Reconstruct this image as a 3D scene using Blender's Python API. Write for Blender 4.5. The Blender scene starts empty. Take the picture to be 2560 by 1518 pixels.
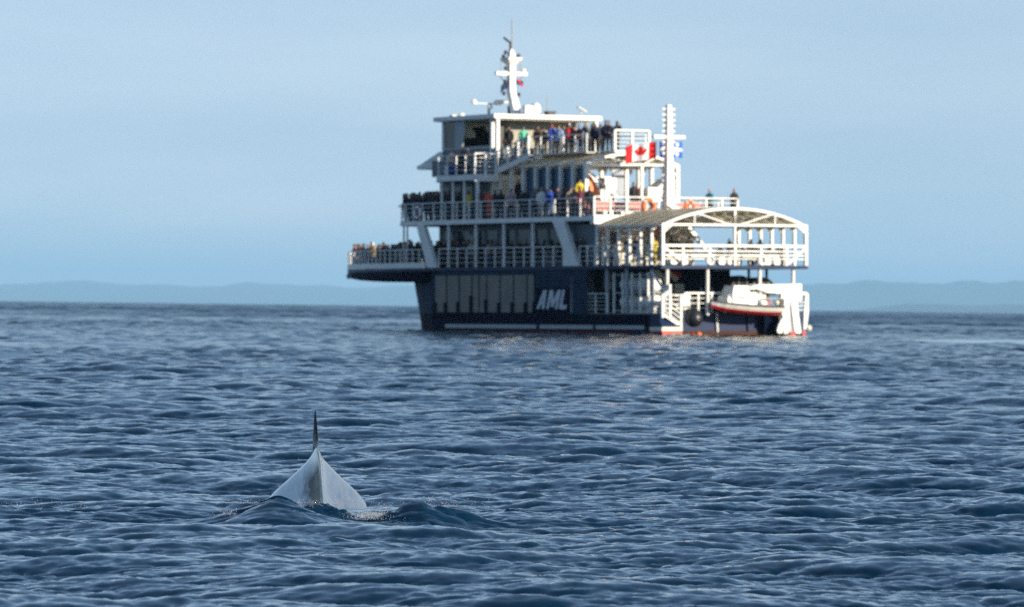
import bpy, bmesh, math, random
import numpy as np
from mathutils import Matrix, Vector, Quaternion

# ------------------------------------------------------------------ camera, sky, sun, exposure
SC = bpy.context.scene
COL = SC.collection
F_PX, W_PX = 11610.0, 2560.0
CAM_H = 1.6
ROLL = math.radians(0.67)
PITCH = 8.0 / F_PX
WHALE_DIST = 36.4

cam = bpy.data.cameras.new('camera')
cam_obj = bpy.data.objects.new('camera', cam)
COL.objects.link(cam_obj)
cam.sensor_width = 36.0
cam.lens = 36.0 * F_PX / W_PX
cam.clip_start = 0.5
cam.clip_end = 160000.0
cam.dof.use_dof = True
cam.dof.focus_distance = WHALE_DIST
cam.dof.aperture_fstop = 6.0
# axes: X right, Y away, Z up; small pitch up and a small roll to the left
R_VIEW = Matrix.Rotation(PITCH, 3, 'X') @ Matrix.Rotation(-ROLL, 3, 'Y')
R_VIEW = R_VIEW.to_4x4()
cam_obj.matrix_world = Matrix.Translation((0, 0, CAM_H)) @ R_VIEW @ Matrix.Rotation(math.radians(90), 4, 'X')
SC.camera = cam_obj

SUN_AZ, SUN_EL = math.radians(119), math.radians(17)
world = bpy.data.worlds.new('World')
SC.world = world
world.use_nodes = True
wn = world.node_tree
for n in list(wn.nodes):
    wn.nodes.remove(n)
w_out = wn.nodes.new('ShaderNodeOutputWorld')
w_bg = wn.nodes.new('ShaderNodeBackground')
w_sky = wn.nodes.new('ShaderNodeTexSky')
w_sky.sky_type = 'NISHITA'
w_sky.sun_disc = False
w_sky.sun_elevation = SUN_EL
w_sky.sun_rotation = SUN_AZ
w_sky.air_density = 1.0
w_sky.dust_density = 0.2
w_sky.ozone_density = 2.4
tc = wn.nodes.new('ShaderNodeTexCoord')
# lift the lookup so that the horizon band shows the clear blue a few degrees up
sep = wn.nodes.new('ShaderNodeSeparateXYZ')
mx = wn.nodes.new('ShaderNodeMath'); mx.operation = 'MAXIMUM'; mx.inputs[1].default_value = 0.0
ad = wn.nodes.new('ShaderNodeMath'); ad.operation = 'ADD'; ad.inputs[1].default_value = 0.14
cmb = wn.nodes.new('ShaderNodeCombineXYZ')
nrm = wn.nodes.new('ShaderNodeVectorMath'); nrm.operation = 'NORMALIZE'
wn.links.new(tc.outputs['Generated'], sep.inputs[0])
wn.links.new(sep.outputs[2], mx.inputs[0]); wn.links.new(mx.outputs[0], ad.inputs[0])
wn.links.new(sep.outputs[0], cmb.inputs[0]); wn.links.new(sep.outputs[1], cmb.inputs[1]); wn.links.new(ad.outputs[0], cmb.inputs[2])
wn.links.new(cmb.outputs[0], nrm.inputs[0]); wn.links.new(nrm.outputs[0], w_sky.inputs[0])
# faint streaks of high thin cloud
mp = wn.nodes.new('ShaderNodeMapping'); mp.inputs['Scale'].default_value = (6.0, 3.0, 38.0); mp.inputs['Location'].default_value = (5.1, 0.0, 0.4); mp.inputs['Rotation'].default_value = (0.0, 0.06, 0.0)
nz = wn.nodes.new('ShaderNodeTexNoise'); nz.inputs['Scale'].default_value = 1.0; nz.inputs['Detail'].default_value = 4.0; nz.inputs['Roughness'].default_value = 0.5
cr = wn.nodes.new('ShaderNodeMapRange'); cr.inputs[1].default_value = 0.34; cr.inputs[2].default_value = 0.66; cr.inputs[3].default_value = 0.0; cr.inputs[4].default_value = 1.0
mixw = wn.nodes.new('ShaderNodeMix'); mixw.data_type = 'RGBA'
veil = wn.nodes.new('ShaderNodeMix'); veil.data_type = 'RGBA'
veil.inputs[6].default_value = (2.66, 3.26, 3.70, 1); veil.inputs[7].default_value = (3.75, 4.05, 4.22, 1)
wn.links.new(cr.outputs[0], veil.inputs[0]); wn.links.new(veil.outputs[2], mixw.inputs[7])
wn.links.new(tc.outputs['Generated'], mp.inputs[0]); wn.links.new(mp.outputs[0], nz.inputs[0]); wn.links.new(nz.outputs[0], cr.inputs[0])
thin = wn.nodes.new('ShaderNodeMapRange'); thin.inputs[1].default_value = 0.0; thin.inputs[2].default_value = 0.19; thin.inputs[3].default_value = 1.0; thin.inputs[4].default_value = 0.04   # the veil thins out overhead
vm = wn.nodes.new('ShaderNodeMath'); vm.operation = 'MULTIPLY'
wn.links.new(mx.outputs[0], thin.inputs[0]); vm.inputs[0].default_value = 0.8; wn.links.new(thin.outputs[0], vm.inputs[1])
wn.links.new(vm.outputs[0], mixw.inputs[0]); wn.links.new(w_sky.outputs[0], mixw.inputs[6])
wn.links.new(mixw.outputs[2], w_bg.inputs[0])
w_bg.inputs[1].default_value = 0.114
wn.links.new(w_bg.outputs[0], w_out.inputs[0])

sun = bpy.data.lights.new('sun', 'SUN')
sun.energy = 5.0
sun.angle = math.radians(0.5)
sun.color = (1.0, 0.88, 0.70)
sun_obj = bpy.data.objects.new('sun', sun)
COL.objects.link(sun_obj)
sun_dir = Vector((math.sin(SUN_AZ) * math.cos(SUN_EL), math.cos(SUN_AZ) * math.cos(SUN_EL), math.sin(SUN_EL)))
sun_obj.rotation_euler = sun_dir.to_track_quat('Z', 'Y').to_euler()
sun_obj.location = (60, -60, 60)

SC.view_settings.view_transform = 'Standard'
SC.view_settings.look = 'None'
SC.view_settings.exposure = 0.77
SC.view_settings.gamma = 1.0
SC.view_settings.use_curve_mapping = False
SC.render.engine = 'CYCLES'
SC.cycles.max_bounces = 8
SC.cycles.use_denoising = False
SC.cycles.diffuse_bounces = 3
SC.cycles.glossy_bounces = 4
SC.cycles.transparent_max_bounces = 12
SC.cycles.sample_clamp_indirect = 6.0
SC.cycles.caustics_reflective = False
SC.cycles.caustics_refractive = False

RNG = random.Random(11)

# ------------------------------------------------------------------ materials
def new_mat(name):
    m = bpy.data.materials.new(name)
    m.use_nodes = True
    return m, m.node_tree, m.node_tree.nodes['Principled BSDF']

def paint(name, col, rough=0.45, vary=0.10, scale=1.4, metallic=0.0, bump=0.0, spec=0.5, ior=1.45):
    m, nt, p = new_mat(name)
    p.inputs['IOR'].default_value = ior
    p.inputs['Roughness'].default_value = rough
    p.inputs['Metallic'].default_value = metallic
    p.inputs['Specular IOR Level'].default_value = spec
    c = nt.nodes.new('ShaderNodeTexCoord')
    n = nt.nodes.new('ShaderNodeTexNoise'); n.inputs['Scale'].default_value = scale; n.inputs['Detail'].default_value = 5
    nt.links.new(c.outputs['Object'], n.inputs['Vector'])
    r = nt.nodes.new('ShaderNodeMapRange'); r.inputs[1].default_value = 0.3; r.inputs[2].default_value = 0.7
    r.inputs[3].default_value = 1 - vary; r.inputs[4].default_value = 1 + vary * 0.4
    nt.links.new(n.outputs[0], r.inputs[0])
    h = nt.nodes.new('ShaderNodeHueSaturation'); h.inputs['Color'].default_value = (*col, 1)
    nt.links.new(r.outputs[0], h.inputs['Value'])
    nt.links.new(h.outputs[0], p.inputs['Base Color'])
    if bump:
        b = nt.nodes.new('ShaderNodeBump'); b.inputs['Strength'].default_value = bump
        n2 = nt.nodes.new('ShaderNodeTexNoise'); n2.inputs['Scale'].default_value = scale * 9
        nt.links.new(c.outputs['Object'], n2.inputs['Vector']); nt.links.new(n2.outputs[0], b.inputs['Height'])
        nt.links.new(b.outputs[0], p.inputs['Normal'])
    return m

WHITE = paint('white_paint', (0.74, 0.73, 0.68), 0.45, 0.12)
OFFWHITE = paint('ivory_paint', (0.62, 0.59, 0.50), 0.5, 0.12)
GREYW = paint('grey_paint', (0.33, 0.36, 0.38), 0.5, 0.12)
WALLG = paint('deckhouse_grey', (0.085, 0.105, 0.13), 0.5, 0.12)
NAVY = paint('navy_paint', (0.008, 0.022, 0.070), 0.5, 0.2, spec=0.2)
NAVYD = paint('navy_hull_paint', (0.002, 0.006, 0.022), 0.6, 0.25, spec=0.02)
SLATE = paint('slate_blue_hull', (0.015, 0.038, 0.070), 0.6, 0.5, spec=0.05)
TAUPE = paint('taupe_panel', (0.20, 0.18, 0.155), 0.5, 0.2, 0.8, spec=0.2)
REDP = paint('red_paint', (0.52, 0.020, 0.014), 0.45, 0.15)
RUST = paint('rusty_antifouling', (0.15, 0.022, 0.018), 0.8, 0.4, 3, spec=0.1)
DARK = paint('black_metal', (0.012, 0.012, 0.014), 0.5, 0.3)
RUBBER = paint('black_rubber', (0.016, 0.018, 0.022), 0.38, 0.2)
GLASS = paint('dark_window_glass', (0.012, 0.015, 0.018), 0.06, 0.2)
BLUEGLASS = paint('blue_tinted_pane', (0.012, 0.060, 0.13), 0.3, 0.3, spec=0.3)
BEIGE = paint('beige_interior', (0.33, 0.31, 0.25), 0.6, 0.15)
DECKM = paint('grey_deck', (0.16, 0.17, 0.17), 0.7, 0.2, 2)
ORANGE = paint('orange_plastic', (0.80, 0.17, 0.03), 0.45, 0.1)
BENCHR = paint('faded_red_plastic', (0.42, 0.13, 0.11), 0.5, 0.15)
YELLOW = paint('yellow_paint', (0.65, 0.50, 0.04), 0.5, 0.1)
LETTER = paint('letter_white', (0.50, 0.53, 0.56), 0.4, 0.06)
NAMEP = paint('faded_name_paint', (0.10, 0.13, 0.17), 0.5, 0.2)
CANVAS = paint('black_canvas', (0.018, 0.018, 0.020), 0.8, 0.3)
CANVASG = paint('grey_canvas', (0.12, 0.12, 0.105), 0.7, 0.3)
STEEL = paint('dull_steel', (0.28, 0.29, 0.30), 0.4, 0.15, metallic=0.4)
FLAGRED = paint('flag_red', (0.62, 0.008, 0.012), 0.8, 0.08)
FLAGWHITE = paint('flag_white', (0.80, 0.80, 0.80), 0.8, 0.04)
FLAGBLUE = paint('flag_blue', (0.02, 0.14, 0.62), 0.8, 0.08)

def translucent(name, col, t=0.5):
    m, nt, p = new_mat(name)
    out = nt.nodes['Material Output']
    p.inputs['Base Color'].default_value = (*col, 1); p.inputs['Roughness'].default_value = 0.35
    tr = nt.nodes.new('ShaderNodeBsdfTranslucent'); tr.inputs[0].default_value = (*col, 1)
    c = nt.nodes.new('ShaderNodeTexCoord'); n = nt.nodes.new('ShaderNodeTexNoise'); n.inputs['Scale'].default_value = 1.1
    nt.links.new(c.outputs['Object'], n.inputs['Vector'])
    r = nt.nodes.new('ShaderNodeMapRange'); r.inputs[3].default_value = t - 0.12; r.inputs[4].default_value = t + 0.12
    nt.links.new(n.outputs[0], r.inputs[0])
    mxs = nt.nodes.new('ShaderNodeMixShader'); nt.links.new(r.outputs[0], mxs.inputs[0])
    nt.links.new(p.outputs[0], mxs.inputs[1]); nt.links.new(tr.outputs[0], mxs.inputs[2])
    nt.links.new(mxs.outputs[0], out.inputs[0])
    return m
SHEET = translucent('canopy_sheet', (0.78, 0.72, 0.56), 0.68)
CURTAIN = translucent('clear_plastic_curtain', (0.55, 0.60, 0.68), 0.5)

# ------------------------------------------------------------------ helpers
def tag(o, label=None, cat=None, group=None, kind=None):
    if label: o['label'] = label
    if cat: o['category'] = cat
    if group: o['group'] = group
    if kind: o['kind'] = kind
    return o

def empty(name, parent=None):
    o = bpy.data.objects.new(name, None)
    COL.objects.link(o)
    o.parent = parent
    o.empty_display_size = 0.3
    return o

class MB:
    """collects shapes given in ferry coordinates (u forward, v to starboard, w up) -> local (u, -v, w)"""
    def __init__(self, flip=True):
        self.v = []; self.f = []; self.m = []; self.s = -1.0 if flip else 1.0; self.mi = 0; self.smooth = False
    def add(self, verts, faces):
        b = len(self.v)
        self.v += [(p[0], self.s * p[1], p[2]) for p in verts]
        self.f += [[b + i for i in f] for f in faces]
        self.m += [self.mi] * len(faces)
        return self
    def box(self, u0, u1, v0, v1, w0, w1):
        vs = [(u, v, w) for u in (u0, u1) for v in (v0, v1) for w in (w0, w1)]
        return self.add(vs, [(0, 1, 3, 2), (4, 6, 7, 5), (0, 4, 5, 1), (2, 3, 7, 6), (0, 2, 6, 4), (1, 5, 7, 3)])
    def bar(self, p, q, a, b=None):
        """rectangular bar of width a (sideways) and height b between two points"""
        b = a if b is None else b
        p, q = Vector(p), Vector(q); d = (q - p).normalized()
        up = Vector((0, 0, 1)) if abs(d.z) < 0.95 else Vector((1, 0, 0))
        s = d.cross(up).normalized(); t = s.cross(d).normalized()
        vs = []
        for c in (p, q):
            for i, j in ((-1, -1), (1, -1), (1, 1), (-1, 1)):
                vs.append(tuple(c + s * (i * a / 2) + t * (j * b / 2)))
        return self.add(vs, [(0, 1, 2, 3), (7, 6, 5, 4), (0, 4, 5, 1), (1, 5, 6, 2), (2, 6, 7, 3), (3, 7, 4, 0)])
    def tube(self, pts, r, n=6, cap=True):
        pts = [Vector(p) for p in pts]
        rs = r if isinstance(r, (list, tuple)) else [r] * len(pts)
        vs = []; fs = []
        for i, p in enumerate(pts):
            d = (pts[min(i + 1, len(pts) - 1)] - pts[max(i - 1, 0)]).normalized()
            up = Vector((0, 0, 1)) if abs(d.z) < 0.9 else Vector((1, 0, 0))
            s = d.cross(up).normalized(); t = s.cross(d).normalized()
            for k in range(n):
                a = 2 * math.pi * k / n
                vs.append(tuple(p + (s * math.cos(a) + t * math.sin(a)) * rs[i]))
        for i in range(len(pts) - 1):
            for k in range(n):
                a, b = i * n + k, i * n + (k + 1) % n
                fs.append((a, b, b + n, a + n))
        if cap:
            fs.append(tuple(range(n - 1, -1, -1))); fs.append(tuple(range((len(pts) - 1) * n, len(pts) * n)))
        return self.add(vs, fs)
    def prism(self, poly, axis, a0, a1):
        """poly: 2-D points in the two other axes (in order u,v,w), extruded along axis from a0 to a1"""
        def P(p, a):
            if axis == 'u': return (a, p[0], p[1])
            if axis == 'v': return (p[0], a, p[1])
            return (p[0], p[1], a)
        n = len(poly)
        vs = [P(p, a0) for p in poly] + [P(p, a1) for p in poly]
        fs = [tuple(range(n)), tuple(range(2 * n - 1, n - 1, -1))] + [(i, i + n, (i + 1) % n + n, (i + 1) % n) for i in range(n)]
        return self.add(vs, fs)
    def sphere(self, c, r, n=10, m=7, sc=(1, 1, 1)):
        vs = []; fs = []
        for i in range(m + 1):
            th = math.pi * i / m
            for k in range(n):
                a = 2 * math.pi * k / n
                vs.append((c[0] + r * sc[0] * math.sin(th) * math.cos(a), c[1] + r * sc[1] * math.sin(th) * math.sin(a), c[2] + r * sc[2] * math.cos(th)))
        for i in range(m):
            for k in range(n):
                a, b = i * n + k, i * n + (k + 1) % n
                fs.append((a, b, b + n, a + n))
        return self.add(vs, fs)
    def loft(self, rings, close=True, caps=True):
        n = len(rings[0]); vs = [p for r in rings for p in r]; fs = []
        for i in range(len(rings) - 1):
            for k in range(n if close else n - 1):
                a, b = i * n + k, i * n + (k + 1) % n
                fs.append((a, b, b + n, a + n))
        if caps and close:
            fs.append(tuple(range(n - 1, -1, -1))); fs.append(tuple(range((len(rings) - 1) * n, len(rings) * n)))
        return self.add(vs, fs)
    def torus(self, c, R, r, axis='u', n=20, k=8, half=False):
        rings = []
        for i in range(n + (1 if half else 0)):
            a = (math.pi if half else 2 * math.pi) * i / n
            ring = []
            for j in range(k):
                b = 2 * math.pi * j / k
                x, y, z = (R + r * math.cos(b)) * math.cos(a), (R + r * math.cos(b)) * math.sin(a), r * math.sin(b)
                p = {'u': (z, x, y), 'v': (x, z, y), 'w': (x, y, z)}[axis]
                ring.append((c[0] + p[0], c[1] + p[1], c[2] + p[2]))
            rings.append(ring)
        if not half: rings.append(rings[0])
        return self.loft(rings, True, half)
    def mesh(self, name, mats):
        me = bpy.data.meshes.new(name)
        me.from_pydata(self.v, [], self.f)
        bm = bmesh.new(); bm.from_mesh(me)
        bmesh.ops.remove_doubles(bm, verts=bm.verts, dist=1e-5)
        bmesh.ops.recalc_face_normals(bm, faces=bm.faces)
        bm.to_mesh(me); bm.free()
        mats = mats if isinstance(mats, (list, tuple)) else [mats]
        for m in mats: me.materials.append(m)
        if len(mats) > 1 and len(me.polygons) == len(self.m):
            me.polygons.foreach_set('material_index', self.m)
        if self.smooth:
            me.polygons.foreach_set('use_smooth', [True] * len(me.polygons))
        return me
    def build(self, name, mats, parent=None):
        o = bpy.data.objects.new(name, self.mesh(name, mats))
        COL.objects.link(o)
        o.parent = parent
        return o

def share(o, parent, loc=None):
    """another object that uses the same mesh"""
    c = o.copy(); COL.objects.link(c); c.parent = parent
    if loc is not None: c.location = loc
    return c

# ------------------------------------------------------------------ the sea
def wave_tile(n, size, k_lo, k_hi, seed, heading, rms_slope, iso=0.15):
    """periodic patch of wind waves: height and horizontal (choppy) displacement"""
    rg = np.random.default_rng(seed)
    k1 = 2 * np.pi * np.fft.fftfreq(n, size / n)
    kx, ky = np.meshgrid(k1, k1, indexing='xy')
    k = np.hypot(kx, ky); k[0, 0] = 1.0
    band = 1 / (1 + np.exp(-(np.log(k) - np.log(k_lo)) * 9)) / (1 + np.exp((np.log(k) - np.log(k_hi)) * 9))
    ct = (kx * math.cos(heading) + ky * math.sin(heading)) / k
    spread = iso + (1 - iso) * np.abs(ct) ** 2.5
    amp = np.sqrt(k ** -4.0 * band) * spread
    amp[0, 0] = 0
    z = (rg.standard_normal((n, n)) + 1j * rg.standard_normal((n, n))) * amp
    sl = np.sqrt(np.mean(np.fft.ifft2(1j * kx * z).real ** 2 + np.fft.ifft2(1j * ky * z).real ** 2))
    z *= rms_slope / sl
    h = np.fft.ifft2(z).real
    dx = np.fft.ifft2(1j * kx / k * z).real
    dy = np.fft.ifft2(1j * ky / k * z).real
    return [a.astype(np.float32) for a in (h, dx, dy)]

def sample(fields, size, x, y):
    n = fields[0].shape[0]
    fx = (x / size) % 1.0 * n; fy = (y / size) % 1.0 * n
    ix = np.floor(fx).astype(np.int32); iy = np.floor(fy).astype(np.int32)
    tx = (fx - ix).astype(np.float32); ty = (fy - iy).astype(np.float32)
    ix %= n; iy %= n; jx = (ix + 1) % n; jy = (iy + 1) % n
    out = []
    for a in fields:
        out.append((a[iy, ix] * (1 - tx) + a[iy, jx] * tx) * (1 - ty) + (a[jy, ix] * (1 - tx) + a[jy, jx] * tx) * ty)
    return out

SEA_SWELL = (1024, 41.0, 1.25, 7.5, 5, math.radians(-104), 0.114, 0.12)
SEA_CHOP = (1024, 13.7, 7.5, 62.0, 8, math.radians(-80), 0.195, 0.22)
SEA_RIPPLE = (512, 2.3, 38.0, 130.0, 21, math.radians(-72), 0.23, 0.35)

# whale-made swell and splash: (x, y, height, half-width x, half-width y)
MOUNDS = [(-1.74, 33.45, 0.215, 0.44, 0.62), (-1.36, 34.15, 0.135, 0.34, 0.30), (-0.62, 33.60, 0.155, 0.28, 0.45), (-0.38, 33.95, 0.09, 0.25, 0.25), (-1.05, 33.05, 0.050, 0.75, 0.70),
          (-2.15, 33.6, 0.045, 0.40, 0.45), (-0.15, 33.9, 0.050, 0.45, 0.35), (-3.75, 34.75, 0.055, 0.55, 0.22), (0.2, 34.3, 0.035, 0.5, 0.3)]
# churned patches: (x, y, half-width x, half-width y, strength)
CHURN = [(-1.25, 34.15, 0.42, 0.26, 1.1), (-0.97, 33.75, 0.20, 0.34, 1.3), (-0.64, 34.35, 0.28, 0.20, 1.4), (-1.2, 33.3, 1.1, 0.9, 0.22), (-1.5, 33.75, 0.4, 0.12, 0.6), (-0.60, 33.75, 0.3, 0.15, 0.9), (-0.12, 35.12, 0.22, 0.08, 0.9),
         (-3.7, 34.85, 0.5, 0.14, 0.9), (-1.9, 35.35, 0.3, 0.10, 0.7)]

def build_sea():
    # rings of growing size round the observer; the sea is modelled most finely where it is close
    rows = [0.5, 3.0, 6.0, 9.0, 11.0]
    r = 13.0
    while r < 80000.0:
        rows.append(r)
        f = 0.0016 if r < 20 else 0.00125 if r < 32.6 else 0.00065 if r < 35.6 else 0.00115 if r < 70 else 0.0015 if r < 130 else 0.0026 if r < 420 else 0.0034 if r < 1500 else 0.008 if r < 5000 else 0.05
        r *= 1 + f
    rows = np.array(rows)
    a = [0.0]; st = 0.00078
    while a[-1] < 0.155: a.append(a[-1] + st)
    while a[-1] < math.pi - 0.1:
        st = min(st * 1.16, 0.12); a.append(a[-1] + st)
    a = a[:-1] + [math.pi]
    ang = np.array([-t for t in a[:0:-1]] + a)            # measured from straight ahead, full circle
    nr, na = len(rows), len(ang)
    R, A = np.meshgrid(rows, ang, indexing='ij')
    X0 = R * np.sin(A); Y0 = R * np.cos(A)
    dr = np.gradient(rows)
    step = np.maximum(np.repeat(dr[:, None], na, 1), R * np.gradient(ang)[None, :])
    X = X0.astype(np.float64).copy(); Y = Y0.copy(); Z = np.zeros_like(X)
    # calmer and rougher patches
    gust = 1.0 + 0.22 * np.sin(X0 * 0.11 + 0.7 * np.sin(Y0 * 0.05)) * np.sin(Y0 * 0.043 + 1.0) + 0.10 * np.sin(X0 * 0.31 + Y0 * 0.17)
    # cat's-paws: patches where the breeze ruffles the water more or less
    paws = sample(wave_tile(256, 620.0, 0.03, 0.42, 41, math.radians(-95), 0.1, 0.2), 620.0, X0, Y0)[0]
    paws = np.clip(paws / paws.std(), -2, 2)
    gust *= 1 + 0.20 * paws
    # the flat streak of an old wake to the right of the ferry
    wake = np.exp(-((Y0 - 252.0) / 15.0) ** 2) / (1 + np.exp(-(X0 - 21.5) * 1.2))
    gust *= 1 - 0.97 * wake
    for spec, chop, lam in ((SEA_SWELL, 2.8, 0.9), (SEA_CHOP, 2.1, 0.16), (SEA_RIPPLE, 0.8, 0.08)):
        s = (1.0 if lam < 0.5 else np.where(R > 1500, 2.4, np.where(R > 420, 1.6, 1.0)))   # longer waves where the sea is coarser than the wave
        fade = np.clip(2.2 - step / (lam * 0.5), 0.0, 1.0) if lam < 0.1 else np.where(np.abs(A) < 0.2, np.interp(R, [60, 120, 500, 1500], [1.0, 1.4, 2.2, 3.0]), 1.0) if lam < 0.5 else 1.0
        h, dx, dy = sample(wave_tile(*spec), spec[1], X0 / s, Y0 / s)
        k = s * fade * (gust if lam < 0.5 else np.sqrt(np.maximum(gust, 0.05)) * np.interp(R, [120, 420, 900], [1.0, 1.35, 1.7]))
        Z += h * k; X -= chop * dx * k; Y -= chop * dy * k
    calm = np.maximum(np.exp(-(((X0 + 1.5) / 0.9) ** 2 + ((Y0 - 36.0) / 1.7) ** 2)), 0.8 * np.exp(-(((X0 + 1.2) / 1.1) ** 4 + ((Y0 - 33.6) / 1.1) ** 4)))     # the whale's slick
    Z *= (1 - 0.75 * calm) * (1 - 0.85 * wake)
    near = (R > 27) & (R < 40) & (np.abs(A) < 0.16)
    xs, ys = X0[near], Y0[near]
    add = np.zeros_like(xs)
    lump = sample(wave_tile(256, 5.3, 4.0, 18.0, 63, math.radians(-95), 0.3, 0.5), 5.3, xs, ys)[0]
    lump = np.clip(lump / lump.std(), -2.2, 2.2)
    for mx_, my_, hh, sx, sy in MOUNDS:
        ey = np.where(ys < my_, (ys - my_) / sy, (ys - my_) / (sy * 0.62))
        ex = (xs - mx_) / sx * (1 + 0.12 * lump)
        add += hh * np.exp(-np.abs(ex) ** 2 - np.abs(ey) ** 1.7) * (1 + 0.12 * lump)
    rg = np.random.default_rng(4)
    ch = wave_tile(512, 1.3, 40.0, 190.0, 77, math.radians(-60), 0.62)
    h2, dx2, dy2 = sample(ch, 1.3, xs, ys)
    ch3 = wave_tile(256, 2.9, 14.0, 60.0, 31, math.radians(-100), 0.42)
    h3, dx3, dy3 = sample(ch3, 2.9, xs, ys)
    c = np.zeros_like(xs)
    for mx_, my_, sx, sy, st_ in CHURN:
        c = np.maximum(c, st_ * np.exp(-(((xs - mx_) / sx) ** 2 + ((ys - my_) / sy) ** 2) ** 1.5))
    add += (h2 * 1.3 + h3 * 0.85) * c
    X[near] -= (dx2 * 0.5 + dx3 * 0.6) * c; Y[near] -= (dy2 * 0.5 + dy3 * 0.6) * c
    Z[near] += add
    churn = np.zeros_like(Z); churn[near] = c
    verts = np.stack([X, Y, Z], -1).reshape(-1, 3).astype(np.float32)
    i = np.arange(nr - 1)[:, None] * na + np.arange(na - 1)[None, :]
    quads = np.stack([i, i + 1, i + 1 + na, i + na], -1).reshape(-1, 4)
    nq = len(quads)
    me = bpy.data.meshes.new('sea')
    me.vertices.add(len(verts)); me.vertices.foreach_set('co', verts.ravel())
    me.loops.add(nq * 4); me.loops.foreach_set('vertex_index', quads[:, ::-1].ravel().astype(np.int32))
    me.polygons.add(nq)
    me.polygons.foreach_set('loop_start', np.arange(nq, dtype=np.int32) * 4)
    me.polygons.foreach_set('loop_total', np.full(nq, 4, dtype=np.int32))
    me.polygons.foreach_set('use_smooth', np.ones(nq, dtype=bool))
    me.update()
    # ripples finer than the mesh count as roughness of the surface
    rough = np.interp(np.log(R), np.log([40, 90, 300, 1200]), [0.055, 0.08, 0.15, 0.30]) * (1 - 0.75 * wake) * (1 + 0.16 * paws)
    at = me.attributes.new('churn', 'FLOAT', 'POINT'); at.data.foreach_set('value', churn.ravel().astype(np.float32))
    at = me.attributes.new('ripple_roughness', 'FLOAT', 'POINT'); at.data.foreach_set('value', rough.ravel().astype(np.float32))
    m, nt, p = new_mat('sea_water')
    p.inputs['Base Color'].default_value = (0.0012, 0.015, 0.036, 1)
    at_ = nt.nodes.new('ShaderNodeAttribute'); at_.attribute_name = 'ripple_roughness'
    nt.links.new(at_.outputs['Fac'], p.inputs['Roughness'])
    p.inputs['IOR'].default_value = 1.333
    p.inputs['Specular Tint'].default_value = (0.68, 0.91, 1.0, 1)
    c_ = nt.nodes.new('ShaderNodeTexCoord')
    # capillary ripples: small random tilts of the surface
    n_ = nt.nodes.new('ShaderNodeTexNoise'); n_.inputs['Scale'].default_value = 13.0; n_.inputs['Detail'].default_value = 3
    nt.links.new(c_.outputs['Object'], n_.inputs['Vector'])
    sub = nt.nodes.new('ShaderNodeVectorMath'); sub.operation = 'SUBTRACT'; sub.inputs[1].default_value = (0.5, 0.5, 0.5)
    mul = nt.nodes.new('ShaderNodeVectorMath'); mul.operation = 'MULTIPLY'; mul.inputs[1].default_value = (0.22, 0.22, 0.0)
    ac = nt.nodes.new('ShaderNodeAttribute'); ac.attribute_name = 'churn'
    mr = nt.nodes.new('ShaderNodeMapRange'); mr.inputs[3].default_value = 1.0; mr.inputs[4].default_value = 4.0
    nt.links.new(ac.outputs['Fac'], mr.inputs[0])
    scl = nt.nodes.new('ShaderNodeVectorMath'); scl.operation = 'SCALE'
    geo = nt.nodes.new('ShaderNodeNewGeometry')
    add_ = nt.nodes.new('ShaderNodeVectorMath'); add_.operation = 'ADD'
    nrm_ = nt.nodes.new('ShaderNodeVectorMath'); nrm_.operation = 'NORMALIZE'
    nt.links.new(n_.outputs['Color'], sub.inputs[0]); nt.links.new(sub.outputs[0], mul.inputs[0])
    nt.links.new(mul.outputs[0], scl.inputs[0]); nt.links.new(mr.outputs[0], scl.inputs['Scale']); nt.links.new(scl.outputs[0], add_.inputs[0]); nt.links.new(geo.outputs['Normal'], add_.inputs[1])
    nt.links.new(add_.outputs[0], nrm_.inputs[0]); nt.links.new(nrm_.outputs[0], p.inputs['Normal'])
    me.materials.append(m)
    o = bpy.data.objects.new('sea', me); COL.objects.link(o)
    o['kind'] = 'structure'
    print('sea', len(verts), nq * 2)
    return o
build_sea()

# ------------------------------------------------------------------ far shore and the air in between
def ridge(name, dist, profile, depth, label, seed):
    """profile: list of (bearing offset in picture-widths from straight ahead, height in metres)"""
    rg = np.random.default_rng(seed)
    xs = np.linspace(profile[0][0], profile[-1][0], 260)
    hs = np.interp(xs, [p[0] for p in profile], [p[1] for p in profile])
    for f, a in ((0.004, 0.04), (0.011, 0.025), (0.03, 0.012)):
        hs = hs * (1 + a * np.sin(xs * f + rg.uniform(0, 6)))
    ms = np.linspace(0, 1, 14)
    V = []
    for m in ms:
        prof = math.sin(math.pi * (0.5 * m / 0.6 if m < 0.6 else 0.5 + 0.5 * (m - 0.6) / 0.4)) ** 0.8
        for x, h in zip(xs, hs):
            w = 1 + 0.12 * math.sin(x * 0.006 + m * 7) * (1 - abs(2 * m - 1.2))
            V.append((x, dist + (m - 0.6) * depth, h * prof * (w if m < 0.55 else 1) - 1.0))
    n = len(xs)
    F = [(j * n + i, j * n + i + 1, (j + 1) * n + i + 1, (j + 1) * n + i) for j in range(13) for i in range(n - 1)]
    me = bpy.data.meshes.new(name); me.from_pydata(V, [], F); me.validate()
    me.materials.append(HILLM)
    me.polygons.foreach_set('use_smooth', [True] * len(me.polygons))
    o = bpy.data.objects.new(name, me); COL.objects.link(o)
    tag(o, label, 'hills', kind='structure')
    return o
HILLM = paint('forested_hillside', (0.045, 0.065, 0.045), 0.9, 0.3, 0.004)
HD = 60000.0
def prof(pts, dist):
    return [((px - 1280) / F_PX * dist, max(2.0, h * dist / F_PX)) for px, h in pts]
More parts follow.
